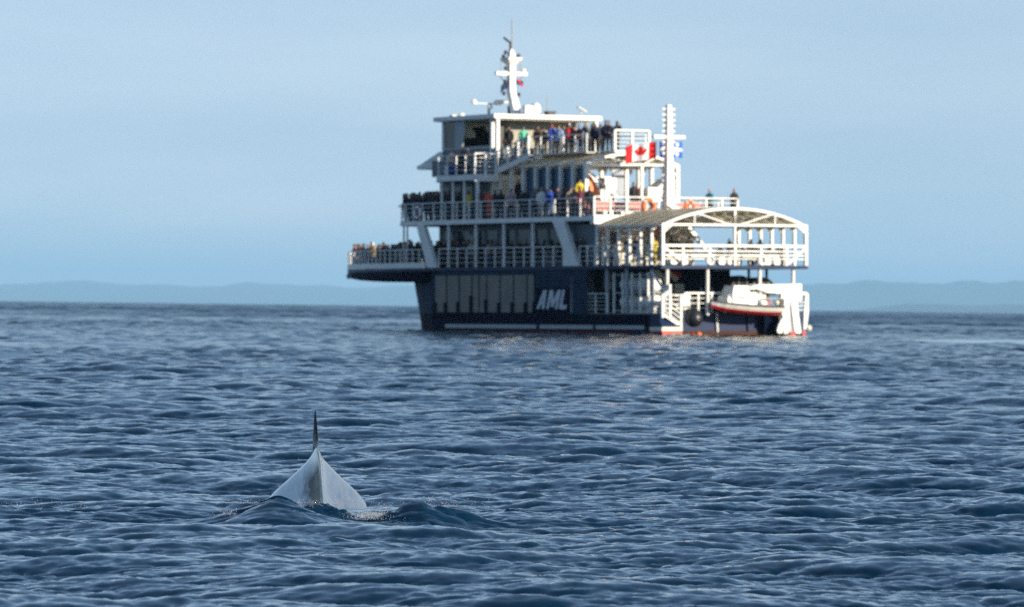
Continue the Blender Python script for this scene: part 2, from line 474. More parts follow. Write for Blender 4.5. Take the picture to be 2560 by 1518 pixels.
ridge('hills', HD, prof([(-5000, 60), (-3500, 80), (-2000, 52), (-900, 62), (-300, 44), (0, 40), (100, 44), (133, 51), (165, 45), (190, 47), (215, 54), (245, 48), (278, 50), (292, 55), (310, 48), (335, 42), (440, 41), (560, 44), (650, 53), (700, 49), (760, 45), (870, 46), (1060, 46), (1300, 48), (1700, 50), (2100, 52), (2600, 58), (3400, 50), (4400, 60), (6000, 45), (8000, 40)], HD), 9000.0, 'pale blue line of low forested hills along the horizon', 3)
ridge('hills', 50000.0, prof([(1450, 1), (1600, 30), (1750, 52), (1900, 60), (2032, 67), (2063, 73), (2116, 66), (2236, 71), (2290, 72), (2343, 76), (2385, 73), (2463, 75), (2494, 73), (2560, 77), (2800, 84), (3400, 70), (4400, 95), (6000, 60), (8000, 50)], 50000.0), 4200.0, 'bluer range of low forested hills to the right of the ferry', 5)
ridge('headland', 31000.0, prof([(2120, 1), (2200, 10), (2260, 19), (2400, 18), (2560, 22), (3000, 30), (4000, 24), (5200, 2)], 31000.0), 1500.0, 'slightly darker low headland in front of the right hand hills', 9)

hz = MB(False).box(-75000, 75000, -5000, 76000, -4.0, 540.0).build('haze', [])
hz['kind'] = 'stuff'
hm = bpy.data.materials.new('sea_haze'); hm.use_nodes = True
for n in list(hm.node_tree.nodes):
    if n.type != 'OUTPUT_MATERIAL': hm.node_tree.nodes.remove(n)
hv = hm.node_tree.nodes.new('ShaderNodeVolumePrincipled')
hv.inputs['Color'].default_value = (0.38, 0.70, 1.0, 1)
hv.inputs['Density'].default_value = 0.000032
hv.inputs['Anisotropy'].default_value = 0.0
hm.node_tree.links.new(hv.outputs[0], hm.node_tree.nodes['Material Output'].inputs['Volume'])
hm.cycles.homogeneous_volume = True if hasattr(hm, 'cycles') and hasattr(hm.cycles, 'homogeneous_volume') else True
hz.data.materials.append(hm)
hz.visible_shadow = True

# ------------------------------------------------------------------ the whale
def build_whale():
    m, nt, p = new_mat('wet_whale_skin')
    p.inputs['Roughness'].default_value = 0.24
    p.inputs['IOR'].default_value = 1.5
    p.inputs['Coat Weight'].default_value = 0.7
    p.inputs['Coat Roughness'].default_value = 0.12
    c = nt.nodes.new('ShaderNodeTexCoord')
    mp_ = nt.nodes.new('ShaderNodeMapping'); mp_.inputs['Scale'].default_value = (13, 1.6, 7)
    n = nt.nodes.new('ShaderNodeTexNoise'); n.inputs['Scale'].default_value = 1.6; n.inputs['Detail'].default_value = 6; n.inputs['Roughness'].default_value = 0.6
    nt.links.new(c.outputs['Object'], mp_.inputs[0]); nt.links.new(mp_.outputs[0], n.inputs[0])
    r = nt.nodes.new('ShaderNodeValToRGB')
    r.color_ramp.elements[0].position = 0.3; r.color_ramp.elements[0].color = (0.010, 0.010, 0.011, 1)
    r.color_ramp.elements[1].position = 0.72; r.color_ramp.elements[1].color = (0.15, 0.135, 0.118, 1)
    nt.links.new(n.outputs[0], r.inputs[0]); nt.links.new(r.outputs[0], p.inputs['Base Color'])
    r2 = nt.nodes.new('ShaderNodeMapRange'); r2.inputs[3].default_value = 0.10; r2.inputs[4].default_value = 0.50
    nt.links.new(n.outputs[0], r2.inputs[0]); nt.links.new(r2.outputs[0], p.inputs['Roughness'])
    # painted dark reflection: gloss removed left of the ridge behind the fin
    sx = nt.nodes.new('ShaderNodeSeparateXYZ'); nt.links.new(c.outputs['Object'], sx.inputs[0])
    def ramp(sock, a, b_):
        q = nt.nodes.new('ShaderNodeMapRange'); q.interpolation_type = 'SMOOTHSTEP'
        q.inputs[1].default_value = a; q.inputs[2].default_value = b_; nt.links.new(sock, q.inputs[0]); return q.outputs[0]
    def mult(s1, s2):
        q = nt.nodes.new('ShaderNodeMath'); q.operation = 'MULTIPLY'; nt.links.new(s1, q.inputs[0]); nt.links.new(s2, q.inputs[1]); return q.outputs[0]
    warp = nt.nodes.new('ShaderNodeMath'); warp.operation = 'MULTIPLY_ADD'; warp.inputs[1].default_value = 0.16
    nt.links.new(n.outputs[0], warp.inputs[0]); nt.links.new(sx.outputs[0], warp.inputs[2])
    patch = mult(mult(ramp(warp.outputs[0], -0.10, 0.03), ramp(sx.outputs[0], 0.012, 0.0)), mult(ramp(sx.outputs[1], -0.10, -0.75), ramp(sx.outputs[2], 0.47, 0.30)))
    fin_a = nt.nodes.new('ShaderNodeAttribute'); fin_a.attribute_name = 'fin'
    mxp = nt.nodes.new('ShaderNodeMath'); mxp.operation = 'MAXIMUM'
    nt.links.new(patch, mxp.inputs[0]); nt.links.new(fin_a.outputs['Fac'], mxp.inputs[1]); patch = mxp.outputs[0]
    dk = nt.nodes.new('ShaderNodeMix'); dk.data_type = 'RGBA'; dk.inputs[7].default_value = (0.010, 0.010, 0.014, 1)
    nt.links.new(fin_a.outputs['Fac'], dk.inputs[0]); nt.links.new(r.outputs[0], dk.inputs[6]); nt.links.new(dk.outputs[2], p.inputs['Base Color'])
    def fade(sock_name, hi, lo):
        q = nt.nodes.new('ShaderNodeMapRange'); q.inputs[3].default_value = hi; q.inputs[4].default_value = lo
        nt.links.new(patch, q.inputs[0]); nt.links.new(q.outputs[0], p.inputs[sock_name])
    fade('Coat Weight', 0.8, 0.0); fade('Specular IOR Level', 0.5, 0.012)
    b = nt.nodes.new('ShaderNodeBump'); b.inputs['Strength'].default_value = 0.5; b.inputs['Distance'].default_value = 0.02
    nt.links.new(n.outputs[0], b.inputs['Height']); nt.links.new(b.outputs[0], p.inputs['Normal'])
    # local frame: +y forward (away from the observer), z up, x to the right; section shape = depth below ridge -> half width
    D = [0.0, 0.012, 0.03, 0.051, 0.09, 0.154, 0.218, 0.295, 0.372, 0.443, 0.514, 0.62, 0.78, 0.95, 1.10]
    Wd = [0.006, 0.017, 0.024, 0.032, 0.054, 0.118, 0.182, 0.272, 0.350, 0.400, 0.416, 0.42, 0.40, 0.30, 0.10]
    def spl(x, xs, ys):
        return float(np.interp(x, xs, ys))
    ys_ = [-4.5, -3.5, -2.8, -2.1, -1.58, -1.05, -0.61, -0.26, 0.0, 0.2, 0.5, 0.8, 1.2, 1.7, 2.3]
    rz = [-0.42, -0.16, 0.01, 0.13, 0.215, 0.300, 0.37, 0.425, 0.450, 0.435, 0.36, 0.26, 0.10, -0.20, -0.6]
    wf = [0.30, 0.42, 0.52, 0.64, 0.74, 0.84, 0.92, 0.97, 1.0, 1.0, 1.0, 1.0, 1.0, 1.0, 0.9]
    from numpy import linspace
    st = list(linspace(-4.5, -0.5, 34)) + list(linspace(-0.45, 0.5, 64)) + list(linspace(0.55, 2.3, 20))
    # smooth the control curves
    def cs(x, xs, vs):
        t = np.linspace(x - 0.12, x + 0.12, 9); return float(np.mean(np.interp(t, xs, vs)))
    fin_y = [-0.30, -0.22, -0.17, -0.13, -0.10, -0.06, 0.02, 0.12, 0.22, 0.32, 0.42]
    fin_h = [0.0, 0.015, 0.05, 0.15, 0.29, 0.315, 0.27, 0.19, 0.11, 0.045, 0.0]
    rings = []
    for y in st:
        z0 = cs(y, ys_, rz); f = cs(y, ys_, wf); hf = spl(y, fin_y, fin_h)
        cx = 0.012 * min(1, -y / 0.8) if y < 0 else 0.0          # the tail stock swings a little to the right
        right = []; left_hollow = []
        for t in (1.0, 0.93, 0.8, 0.6, 0.4, 0.2, 0.08):            # dorsal fin blade above the ridge
            th = (0.003 + 0.018 * (1 - t) ** 0.8) * (0.25 + 0.75 * min(1, max(0, (y + 0.14) / 0.14))) if hf > 0.002 else 0.0038
            lean = -0.022 * t * hf / 0.3 - 0.065 * (y - 0.02) * (0.35 + 0.65 * t) * min(1, hf / 0.05)
            right.append((cx + lean, th * (0.35 if t == 1.0 else 1), z0 + hf * t))
        for d, w in zip(D, Wd):
            keel = max(0.0, -y - 0.05) * 0.06
            ww = w * f * (1 - 0.25 * min(1, keel * 5) * max(0, 1 - d / 0.25))
            # ridges and hollows of the muscles along the stock
            ww += 0.005 * math.sin(d * 16 + y * 2.0) * min(1, d / 0.15) * max(0, 1 - d / 0.7)
            right.append((cx, ww, z0 - d)); left_hollow.append(1 - 0.74 * math.exp(-(d / 0.24) ** 2) * min(1, max(0, (-y - 0.1) / 1.1)))
        hol = [1.0] * (len(right) - len(left_hollow)) + left_hollow
        ring = [(c0 - w * q, y, z) for (c0, w, z), q in zip(right, hol)] + [(c0 + w, y, z) for c0, w, z in right[::-1]]
        rings.append(ring)
    mb = MB(False); mb.loft(rings, True, True); mb.smooth = True
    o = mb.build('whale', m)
    fa = o.data.attributes.new('fin', 'FLOAT', 'POINT')
    fa.data.foreach_set('value', [max(0.0, min(1.0, (v.co.z - cs(v.co.y, ys_, rz) - (0.05 if v.co.x > 0.004 else 0.0)) / 0.07)) if -0.32 < v.co.y < 0.45 else 0.0 for v in o.data.vertices])  # left fin face darkens from its root: shade put into the colour
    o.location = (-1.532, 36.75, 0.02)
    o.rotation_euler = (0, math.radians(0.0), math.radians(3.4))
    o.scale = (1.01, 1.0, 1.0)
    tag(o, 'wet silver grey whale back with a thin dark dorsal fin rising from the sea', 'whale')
    sub = o.modifiers.new('smooth', 'SUBSURF'); sub.levels = 1; sub.render_levels = 1
    return o
build_whale()

def build_spray():
    m, nt, p = new_mat('water_drops')
    p.inputs['Base Color'].default_value = (0.75, 0.78, 0.80, 1); p.inputs['Roughness'].default_value = 0.05
    p.inputs['Transmission Weight'].default_value = 0.55; p.inputs['IOR'].default_value = 1.33
    rg = random.Random(5)
    mb = MB(False)
    def drop(x, y, z, r): mb.sphere((x, y, z), r, 6, 4, (1, 1, rg.uniform(0.7, 1.3)))
    for cx, cy, cz, sx, sy, sz, n, r0, r1 in (
        (-0.98, 33.62, 0.060, 0.085, 0.14, 0.026, 1300, 0.0009, 0.0030), (-0.60, 33.75, 0.130, 0.08, 0.05, 0.030, 130, 0.001, 0.0035),
        (-1.80, 33.75, 0.150, 0.14, 0.06, 0.012, 70, 0.001, 0.0036), (-1.41, 34.20, 0.125, 0.22, 0.05, 0.02, 90, 0.001, 0.003),
        (-0.83, 34.40, 0.245, 0.25, 0.2, 0.09, 14, 0.001, 0.0024), (-0.58, 34.45, 0.325, 0.25, 0.2, 0.08, 10, 0.001, 0.0024),
        (-2.02, 33.35, 0.085, 0.04, 0.10, 0.018, 90, 0.001, 0.0036), (-3.6, 34.85, 0.065, 0.35, 0.08, 0.02, 120, 0.001, 0.003),
        (-0.42, 33.9, 0.14, 0.12, 0.08, 0.03, 70, 0.001, 0.003), (-1.17, 34.03, 0.115, 0.35, 0.16, 0.03, 220, 0.001, 0.003), (-1.27, 34.75, 0.345, 0.35, 0.2, 0.13, 16, 0.001, 0.002)):
        for _ in range(n):
            drop(rg.gauss(cx, sx), rg.gauss(cy, sy), cz + abs(rg.gauss(0, sz)), rg.uniform(r0, r1))
    mb.smooth = True
    o = mb.build('spray', m)
    tag(o, 'sparkling drops of spray thrown up in front of the whale', 'spray', kind='stuff')
build_spray()

# ------------------------------------------------------------------ the ferry
TH = math.radians(32.15)
ferry = empty('ferry')
M_cam = Matrix.Translation((8.674, 270.0, -1.884)) @ Matrix.Rotation(math.radians(90) + TH, 4, 'Z')
FERRY_M = Matrix.Translation((0, 0, CAM_H)) @ R_VIEW @ M_cam
ferry.matrix_world = FERRY_M
tag(ferry, 'white and navy whale watching ferry with crowded decks and arched stern canopies', 'ferry')

def part(name, mb, mat, parent=None):
    return mb.build(name, mat, parent or ferry)
def P1(name, mat, fn, parent=None, label=None):
    mb = MB(); fn(mb); o = part(name, mb, mat, parent)
    if label: o['label'] = label
    return o

BEAM = 10.5
CL = 5.25
# --- hull: half breadth along the length, the stem raked
def hull_line(w, u0=1.2):
    """port-to-starboard outline at height w (list of (u, v)) going round the bow"""
    rake = 0.42 * max(-0.5, w)
    pts = []
    for u, hb in ((u0, 5.15), (8, 5.2), (16, 5.2), (24.3, 5.15), (26.2, 4.9), (28.3, 4.2), (30.5, 3.1), (32.4, 1.9), (33.8, 0.8), (34.4, 0.12)):
        uu = u + (rake * ((u - 24) / 10.4) if u > 24 else 0)
        pts.append((uu, hb))
    return [(u, CL - hb) for u, hb in pts] + [(u, CL + hb) for u, hb in pts[::-1]]
def hull_band(name, w0, w1, mat, proud=0.0, u0=1.2, levels=2):
    mb = MB()
    rings = []
    for i in range(levels):
        w = w0 + (w1 - w0) * i / (levels - 1)
        ring = [(u + (proud if u > 20 else -proud if u < u0 + .01 else 0), CL + (v - CL) * (1 + proud / 5), w) for u, v in hull_line(w, u0)]
        rings.append(ring)
    mb.loft(rings, True, True)
    return part(name, mb, mat)
hull_band('boot_topping', -1.3, 0.26, RUST)
hull_band('hull', 0.261, 1.25, NAVYD, 0.004, levels=3)
def stripe(mb):
    for side in (0, 1):
        for a, b in ((1.8, 7.0), (7.3, 13.2), (13.6, 24.2)):
            v = CL - 5.215 if side == 0 else CL + 5.215
            mb.box(a, b, v - 0.012, v + 0.012, 0.36, 0.60)
P1('waterline_stripe', GREYW, stripe)
hull_band('upper_hull', 1.255, 3.915, SLATE, 0.0, 9.85, levels=3)
# taupe side panels between dark upright frames, with short fender frames below them
edges = [25.4, 23.95, 22.45, 20.95, 20.1, 19.2, 17.65, 16.1, 14.55, 13.75]
for a, b in zip(edges[:-1], edges[1:]):
    P1('hull_panel', TAUPE, lambda mb: mb.box(b + 0.09, a - 0.09, -0.022, 0.045, 1.34, 3.62))
for u, h in ((25.3, 1.95), (24.05, 1.95), (22.55, 2.0), (21.0, 2.35), (19.25, 2.15), (17.75, 1.95), (16.2, 1.95), (14.7, 1.95), (13.7, 2.0)):
    P1('fender_frame', NAVYD, lambda mb: mb.box(u - 0.16, u + 0.16, -0.09, 0.0, 1.26, h))
# letters on the dark hull side
SL = 0.36
def letter(name, strokes, u0):
    mb = MB()
    for poly in strokes:
        mb.prism([(u0 - (x + y * SL), 1.55 + y) for x, y in poly], 'v', -0.05, 0.10)
    part(name, mb, LETTER)
H = 1.15
P1('letter_board', NAVYD, lambda mb: mb.box(9.9, 13.55, 0.0, 0.2, 1.28, 2.85))
letter('letter_a', [[(0, 0), (.27, 0), (.52, .82), (.52, 1.15), (.38, 1.15)], [(.52, 1.15), (.52, .82), (.60, 0), (.87, 0), (.72, 1.15)], [(.30, .24), (.62, .24), (.60, .46), (.34, .46)]], 13.45)
letter('letter_m', [[(0, 0), (.25, 0), (.25, 1.15), (0, 1.15)], [(.25, 1.15), (.25, .72), (.5, .12), (.62, .12), (.62, .5), (.36, 1.15)], [(.62, .12), (.74, .12), (.98, .72), (.98, 1.15), (.88, 1.15), (.62, .5)], [(.98, 0), (1.23, 0), (1.23, 1.15), (.98, 1.15)]], 12.36)
letter('letter_l', [[(0, 0), (.27, 0), (.27, 1.15), (0, 1.15)], [(.27, 0), (.78, 0), (.78, .25), (.27, .25)]], 10.95)

# --- bow block below the forward deck, with its white bulwark
DECK2_FWD = [(26.6, 0.0), (29.5, 0.12), (33, 0.6), (36.2, 1.35), (39, 2.2), (41.3, 3.1), (43.2, 4.05), (44.5, 4.75), (44.95, 5.25)]
def outline(sc=1.0):
    a = [(u, CL + (v - CL) * sc) for u, v in DECK2_FWD]
    return a + [(u, 2 * CL - v) for u, v in a[-2::-1]]
def bow(mb):
    rings = []
    for t, sc, du in ((0, 0.93, -0.5), (0.25, 0.985, 0.22), (1.0, 1.0, 0.0)):
        ring = []
        for u, v in outline(sc):
            k = (u - 26.6) / 18.4
            low = 3.22 + 0.40 * k ** 2.2
            ring.append((u + du * k, v, low + (3.90 - low) * t))
        rings.append(ring)
    mb.loft(rings)
P1('bow_flare', NAVYD, bow)
def bulwark(mb):
    o1, o2 = outline(1.0), outline(0.985)
    rings = []
    for (u, v), (u2, v2) in zip(o1, o2):
        rings.append([(u, v, 4.10), (u, v, 4.46), (u2 - 0.03, v2, 4.46), (u2 - 0.03, v2, 4.10)])
    mb.loft(rings, True, True)
P1('bow_bulwark', WHITE, bulwark)
def name_text(mb_name='ship_name'):
    cu = bpy.data.curves.new('name', 'FONT'); cu.body = 'GRAND FLEUVE'; cu.size = 0.46; cu.extrude = 0.012; cu.space_character = 1.25; cu.offset = 0.006
    tmp = bpy.data.objects.new('tmp', cu); COL.objects.link(tmp)
    dg = bpy.context.evaluated_depsgraph_get()
    me = bpy.data.meshes.new_from_object(tmp.evaluated_get(dg)); bpy.data.objects.remove(tmp)
    me.materials.clear(); me.materials.append(NAMEP); me.name = mb_name
    # wrap the letters along the flare
    L = [0.0]; ol = [(u, v) for u, v in DECK2_FWD][::-1]
    for a, b in zip(ol[:-1], ol[1:]): L.append(L[-1] + math.dist(a, b))
    for vtx in me.vertices:
        x, y, z = vtx.co; s = x + 1.1
        u = float(np.interp(s, L, [p[0] for p in ol])); v = float(np.interp(s, L, [p[1] for p in ol]))
        vtx.co = (u, -(v - 0.035 - z), 3.52 + y)
    o = bpy.data.objects.new(mb_name, me); COL.objects.link(o); o.parent = ferry; o['kind'] = 'stuff'
name_text()

# --- decks
def slab(name, poly, w0, w1, mat):
    return P1(name, mat, lambda mb: mb.prism(poly, 'w', w0, w1))
D2 = [(0, 0)] + [(u, v) for u, v in outline(1.0)] + [(0, BEAM)]
slab('second_deck', D2, 3.92, 4.12, NAVY)
D3 = [(7.2, 0), (26.9, 0), (30.5, .5), (32.0, 1.6), (32.7, 3.2), (32.9, CL), (32.7, 7.3), (32.0, 8.9), (30.5, 10), (26.9, BEAM), (7.2, BEAM)]
slab('third_deck', D3, 6.82, 7.10, WHITE)
slab('fourth_deck', [(20.7, 0), (25.2, 0), (27.2, 1.2), (27.2, 9.3), (25.2, BEAM), (20.7, BEAM)], 9.53, 9.88, WHITE)
slab('top_deck', [(12.6, 3.0), (27.2, 3.0), (27.2, 7.5), (12.6, 7.5)], 11.02, 11.12, GREYW)
slab('wheelhouse_roof', [(20.6, 1.4), (27.9, 1.4), (28.4, 2.3), (28.4, 8.2), (27.9, 9.4), (20.6, 9.4)], 13.40, 13.67, WHITE)
slab('main_deck', [(1.2, 0.12), (9.84, 0.12), (9.84, 10.38), (1.2, 10.38)], 1.26, 1.31, DECKM)
P1('third_deck_fascia', WHITE, lambda mb: mb.box(7.16, 7.6, 0.02, 10.48, 6.62, 7.16))

# --- railings: every upright and bar its own piece
def railing(path, base, height, n_bars=4, step=1.3, r_post=0.036, r_bar=0.015, parent=None, mat=None, top=0.035, name='railing', skip_last=False):
    root = empty(name, parent or ferry)
    mat = mat or WHITE
    L = [0.0]
    for a, b in zip(path[:-1], path[1:]): L.append(L[-1] + math.dist(a, b))
    n = max(1, round(L[-1] / step))
    zf = (lambda s: base) if not isinstance(base, (tuple, list)) else (lambda s: base[0] + (base[1] - base[0]) * s / L[-1])
    at = lambda s: (float(np.interp(s, L, [p[0] for p in path])), float(np.interp(s, L, [p[1] for p in path])))
    for i in range(n + (0 if skip_last else 1)):
        s = L[-1] * i / n; u, v = at(s); z = zf(s)
        P1('post', mat, lambda mb: mb.bar((u, v, z), (u, v, z + height), r_post * 2), root)
    for k in range(n_bars):
        h = height * (k + 1) / n_bars
        r = top if k == n_bars - 1 else r_bar
        P1('rail_bar', mat, lambda mb: mb.tube([(p[0], p[1], zf(l) + h) for p, l in zip(path, L)], r, 5), root)
    return root
railing([(u, v + 0.06) for u, v in DECK2_FWD[:-1]] + [(44.85, CL)] + [(u, BEAM - v - 0.06) for u, v in DECK2_FWD[-2::-1]], 4.46, 0.82, 3, 0.85)
railing([(25.0, 0.06), (10.6, 0.06)], 4.12, 1.18, 4, 1.15)
railing([(8.8, 0.06), (6.3, 0.06)], 4.12, 1.18, 4, 0.72)
railing([(6.2, 0.06), (0.15, 0.06)], 4.12, 1.18, 4, 1.2, skip_last=True)
railing([(26.0, 10.44), (0.1, 10.44)], 4.12, 1.18, 3, 2.0)
railing([(u, v + 0.05) for u, v in ((7.3, 0), (26.9, 0), (30.5, .5), (32.0, 1.6), (32.7, 3.2), (32.85, CL), (32.7, 7.2), (32.0, 8.8), (30.5, 9.9), (26.9, 10.4))], 7.10, 1.08, 4, 1.42)
railing([(26.9, 10.44), (7.3, 10.44)], 7.10, 1.08, 3, 2.0)
railing([(7.22, 0.05), (7.22, 10.44)], 7.14, 1.10, 4, 1.17, r_post=0.055, r_bar=0.024, top=0.05)
railing([(25.1, 0.08), (20.8, 0.08)], 9.88, 1.22, 4, 1.1)
railing([(20.74, 0.08), (20.74, 1.62)], 9.88, 1.30, 5, 0.75, r_post=0.06, r_bar=0.022, top=0.06)
P1('wing_end_fascia', WHITE, lambda mb: mb.box(20.62, 20.75, 0.0, 1.66, 9.46, 9.90))
railing([(12.7, 3.1), (20.5, 3.1)], 11.12, 1.08, 4, 1.3, r_post=0.035)
railing([(12.7, 7.4), (20.5, 7.4)], 11.12, 1.08, 3, 1.6, r_post=0.03)
railing([(11.5, 4.36), (11.5, 6.86)], 11.20, 1.22, 5, 1.22, r_post=0.065, r_bar=0.026, top=0.07)
P1('guard_step', WHITE, lambda mb: mb.box(11.40, 12.65, 4.30, 6.92, 11.05, 11.20))
# stern rail of the canopy deck: thick bars and uprights measured along the beam
sr = empty('railing', ferry)
for v in (1.56, 3.43, 5.28, 7.13, 8.97):
    P1('post', WHITE, lambda mb: mb.bar((0.06, v, 4.12), (0.06, v, 5.27), 0.13), sr)
for w, r in ((5.27, 0.075), (4.95, 0.035), (4.72, 0.035), (4.50, 0.03)):
    P1('rail_bar', WHITE, lambda mb: mb.bar((0.04, 0.1, w), (0.04, 10.4, w), r * 2), sr)
for a, b in (((0.03, 0.15, 5.22), (0.03, 1.35, 4.42)), ((0.03, 10.35, 5.22), (0.03, 9.05, 4.22))):
    P1('diagonal_brace', WHITE, lambda mb: mb.bar(a, b, 0.13), sr)
# white plastic lockers along the foot of that rail
for v in (1.02, 1.78, 4.42, 5.08, 7.72, 8.38):
    def lk(mb):
        mb.loft([[(0.16 + a, v + x * s, 4.14 + 0.24 + y * s * 0.95) for x, y in [(0.27 * math.copysign(abs(math.cos(q)) ** .5, math.cos(q)), 0.25 * math.copysign(abs(math.sin(q)) ** .5, math.sin(q))) for q in [2 * math.pi * i / 16 for i in range(16)]]] for a, s in ((0, .88), (0.05, 1), (0.42, 1), (0.47, .88))])
    P1('stern_locker', WHITE, lk)

# --- deckhouses
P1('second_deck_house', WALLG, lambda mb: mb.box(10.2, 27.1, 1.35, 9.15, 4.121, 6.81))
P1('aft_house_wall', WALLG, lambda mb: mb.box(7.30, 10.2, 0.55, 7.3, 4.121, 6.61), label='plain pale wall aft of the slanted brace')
P1('aft_house_end', OFFWHITE, lambda mb: mb.box(7.25, 7.298, 0.6, 7.25, 4.121, 6.6))
P1('dark_doorway', DARK, lambda mb: mb.box(7.22, 7.25, 0.9, 1.9, 4.13, 6.2))
inner = empty('stairway', ferry)
P1('stringer', BEIGE, lambda mb: mb.bar((6.9, 3.9, 6.7), (6.9, 6.3, 4.2), 0.1, 0.3), inner)
P1('stringer', BEIGE, lambda mb: mb.bar((6.1, 3.9, 6.7), (6.1, 6.3, 4.2), 0.1, 0.3), inner)
for i in range(8):
    P1('tread', GREYW, lambda mb: mb.box(6.15, 6.85, 4.0 + i * 0.29, 4.26 + i * 0.29, 6.42 - i * 0.3, 6.46 - i * 0.3), inner)
def window(u0, u1, w0, w1, v, name='window', frame=WALLG, pane=GLASS):
    t = 0.07
    def fr(mb):
        mb.box(u0 - t, u1 + t, v - 0.04, v + 0.01, w0 - t, w0); mb.box(u0 - t, u1 + t, v - 0.04, v + 0.01, w1, w1 + t)
        mb.box(u0 - t, u0, v - 0.04, v + 0.01, w0, w1); mb.box(u1, u1 + t, v - 0.04, v + 0.01, w0, w1)
    f = P1(name, frame, fr)
    P1('pane', pane, lambda mb: mb.box(u0, u1, v - 0.012, v + 0.006, w0, w1), f)
for c, wd in ((25.9, 1.1), (24.1, 1.25), (22.4, 1.25), (20.7, 1.0), (18.75, 1.25), (17.0, 1.25), (15.1, 1.3), (13.2, 1.5)):
    window(c - wd / 2 - 0.1, c + wd / 2 + 0.1, 4.75 if c != 20.7 else 4.3, 6.4, 1.35)
for c in (23.25, 16.05, 11.2):
    P1('house_door', GREYW, lambda mb: mb.box(c - 0.36, c + 0.36, 1.31, 1.36, 4.16, 6.2))
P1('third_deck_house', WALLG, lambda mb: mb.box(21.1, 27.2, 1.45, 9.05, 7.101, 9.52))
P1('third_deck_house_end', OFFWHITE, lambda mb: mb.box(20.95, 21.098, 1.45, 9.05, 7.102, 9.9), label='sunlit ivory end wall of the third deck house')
for c, wd in ((26.4, 0.9), (25.1, 1.0), (23.75, 1.0)):
    window(c - wd / 2, c + wd / 2, 8.0, 9.2, 1.45)
P1('dark_doorway', DARK, lambda mb: mb.box(21.5, 22.25, 1.42, 1.46, 7.15, 9.15))
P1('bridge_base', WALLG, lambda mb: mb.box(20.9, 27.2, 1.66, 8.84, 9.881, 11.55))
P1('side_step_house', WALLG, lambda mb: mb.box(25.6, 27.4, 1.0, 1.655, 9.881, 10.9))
P1('wing_lamp_board', WHITE, lambda mb: mb.tube([(25.45, 0.9, 9.95), (25.45, 0.9, 10.55)], 0.13, 8))
# visor roof in front of the wheelhouse
P1('bridge_visor', WHITE, lambda mb: mb.prism([(27.2, 10.42), (30.35, 10.42), (30.35, 10.66), (27.75, 11.5), (27.2, 11.5)], 'v', 1.75, 8.75))
P1('visor_edge', WHITE, lambda mb: mb.box(27.3, 30.42, 1.70, 1.85, 10.44, 10.70))
# wheelhouse: corner posts, sill, panes, slanted panel and the room inside
for u, v in ((27.15, 1.75), (27.15, 8.75), (20.75, 1.72), (20.75, 9.0), (21.35, 1.72)):
    P1('wheelhouse_post', WHITE, lambda mb: mb.box(u - 0.11, u + 0.11, v - 0.11, v + 0.11, 11.55 if u > 21.4 else 11.0, 13.39))
P1('wheelhouse_sill', GREYW, lambda mb: mb.box(21.4, 27.04, 1.66, 1.80, 11.555, 11.72))
P1('slanted_panel', GREYW, lambda mb: mb.prism([(25.75, 11.72), (24.9, 11.72), (24.55, 12.6), (24.6, 13.39), (25.75, 13.39)], 'v', 1.68, 1.78))
P1('wheelhouse_pane', GLASS, lambda mb: mb.box(25.78, 26.98, 1.72, 1.74, 11.74, 13.3))
P1('wheelhouse_front', GREYW, lambda mb: mb.box(27.05, 27.2, 1.9, 8.6, 11.56, 12.05))
for k in range(5):
    P1('window_blind', SHEET, lambda mb: mb.box(27.10, 27.12, 1.95 + k * 1.33, 3.2 + k * 1.33, 12.06, 13.36))
    P1('front_mullion', GREYW, lambda mb: mb.box(27.05, 27.2, 3.21 + k * 1.33, 3.27 + k * 1.33, 12.06, 13.38))
P1('wheelhouse_floor', DECKM, lambda mb: mb.box(20.9, 27.0, 1.82, 8.7, 11.56, 11.60))
P1('wheelhouse_back_wall', BEIGE, lambda mb: mb.box(22.4, 22.5, 3.4, 6.6, 11.61, 13.38))
P1('wheelhouse_far_wall', SHEET, lambda mb: mb.box(22.5, 27.0, 8.66, 8.7, 11.61, 13.32))
P1('wheelhouse_ceiling', OFFWHITE, lambda mb: mb.box(20.75, 27.0, 1.82, 9.2, 13.33, 13.385))
P1('console', DARK, lambda mb: (mb.box(25.9, 26.8, 3.0, 6.2, 11.61, 12.35), mb.box(25.3, 25.6, 3.1, 3.6, 11.61, 12.9), mb.box(24.8, 25.6, 2.9, 3.4, 12.75, 13.0)))
P1('helm_chair', DARK, lambda mb: (mb.box(24.0, 24.5, 2.8, 3.3, 11.8, 12.1), mb.box(24.0, 24.12, 2.8, 3.3, 12.1, 12.7)))
P1('entry_door', DARK, lambda mb: mb.box(21.9, 22.0, 1.9, 2.9, 11.12, 13.1))

# --- columns and slanted braces along the port side
for u in (24.0, 20.75, 17.5, 14.2):
    P1('support_column', WHITE, lambda mb: mb.tube([(u, 0.18, 4.12), (u, 0.18, 6.82)], 0.11, 8))
for u, v in ((29.35, 0.35), (31.2, 1.2), (29.0, 9.9), (31.2, 9.3)):
    P1('support_column', WHITE, lambda mb: mb.tube([(u, v, 4.12), (u, v, 6.82)], 0.06, 8))
for u in (24.9, 23.55, 22.2):
    P1('support_column', WHITE, lambda mb: mb.tube([(u, 0.22, 7.1), (u, 0.22, 9.53)], 0.10, 8))
P1('support_column', WHITE, lambda mb: mb.tube([(20.72, 0.25, 7.1), (20.72, 0.25, 9.46)], 0.12, 8), label='sunlit white column at the aft end of the wing')
P1('slanted_brace', WHITE, lambda mb: mb.prism([(27.6, 6.83), (26.75, 6.83), (25.15, 4.13), (26.25, 4.13)], 'v', -0.05, 0.22))
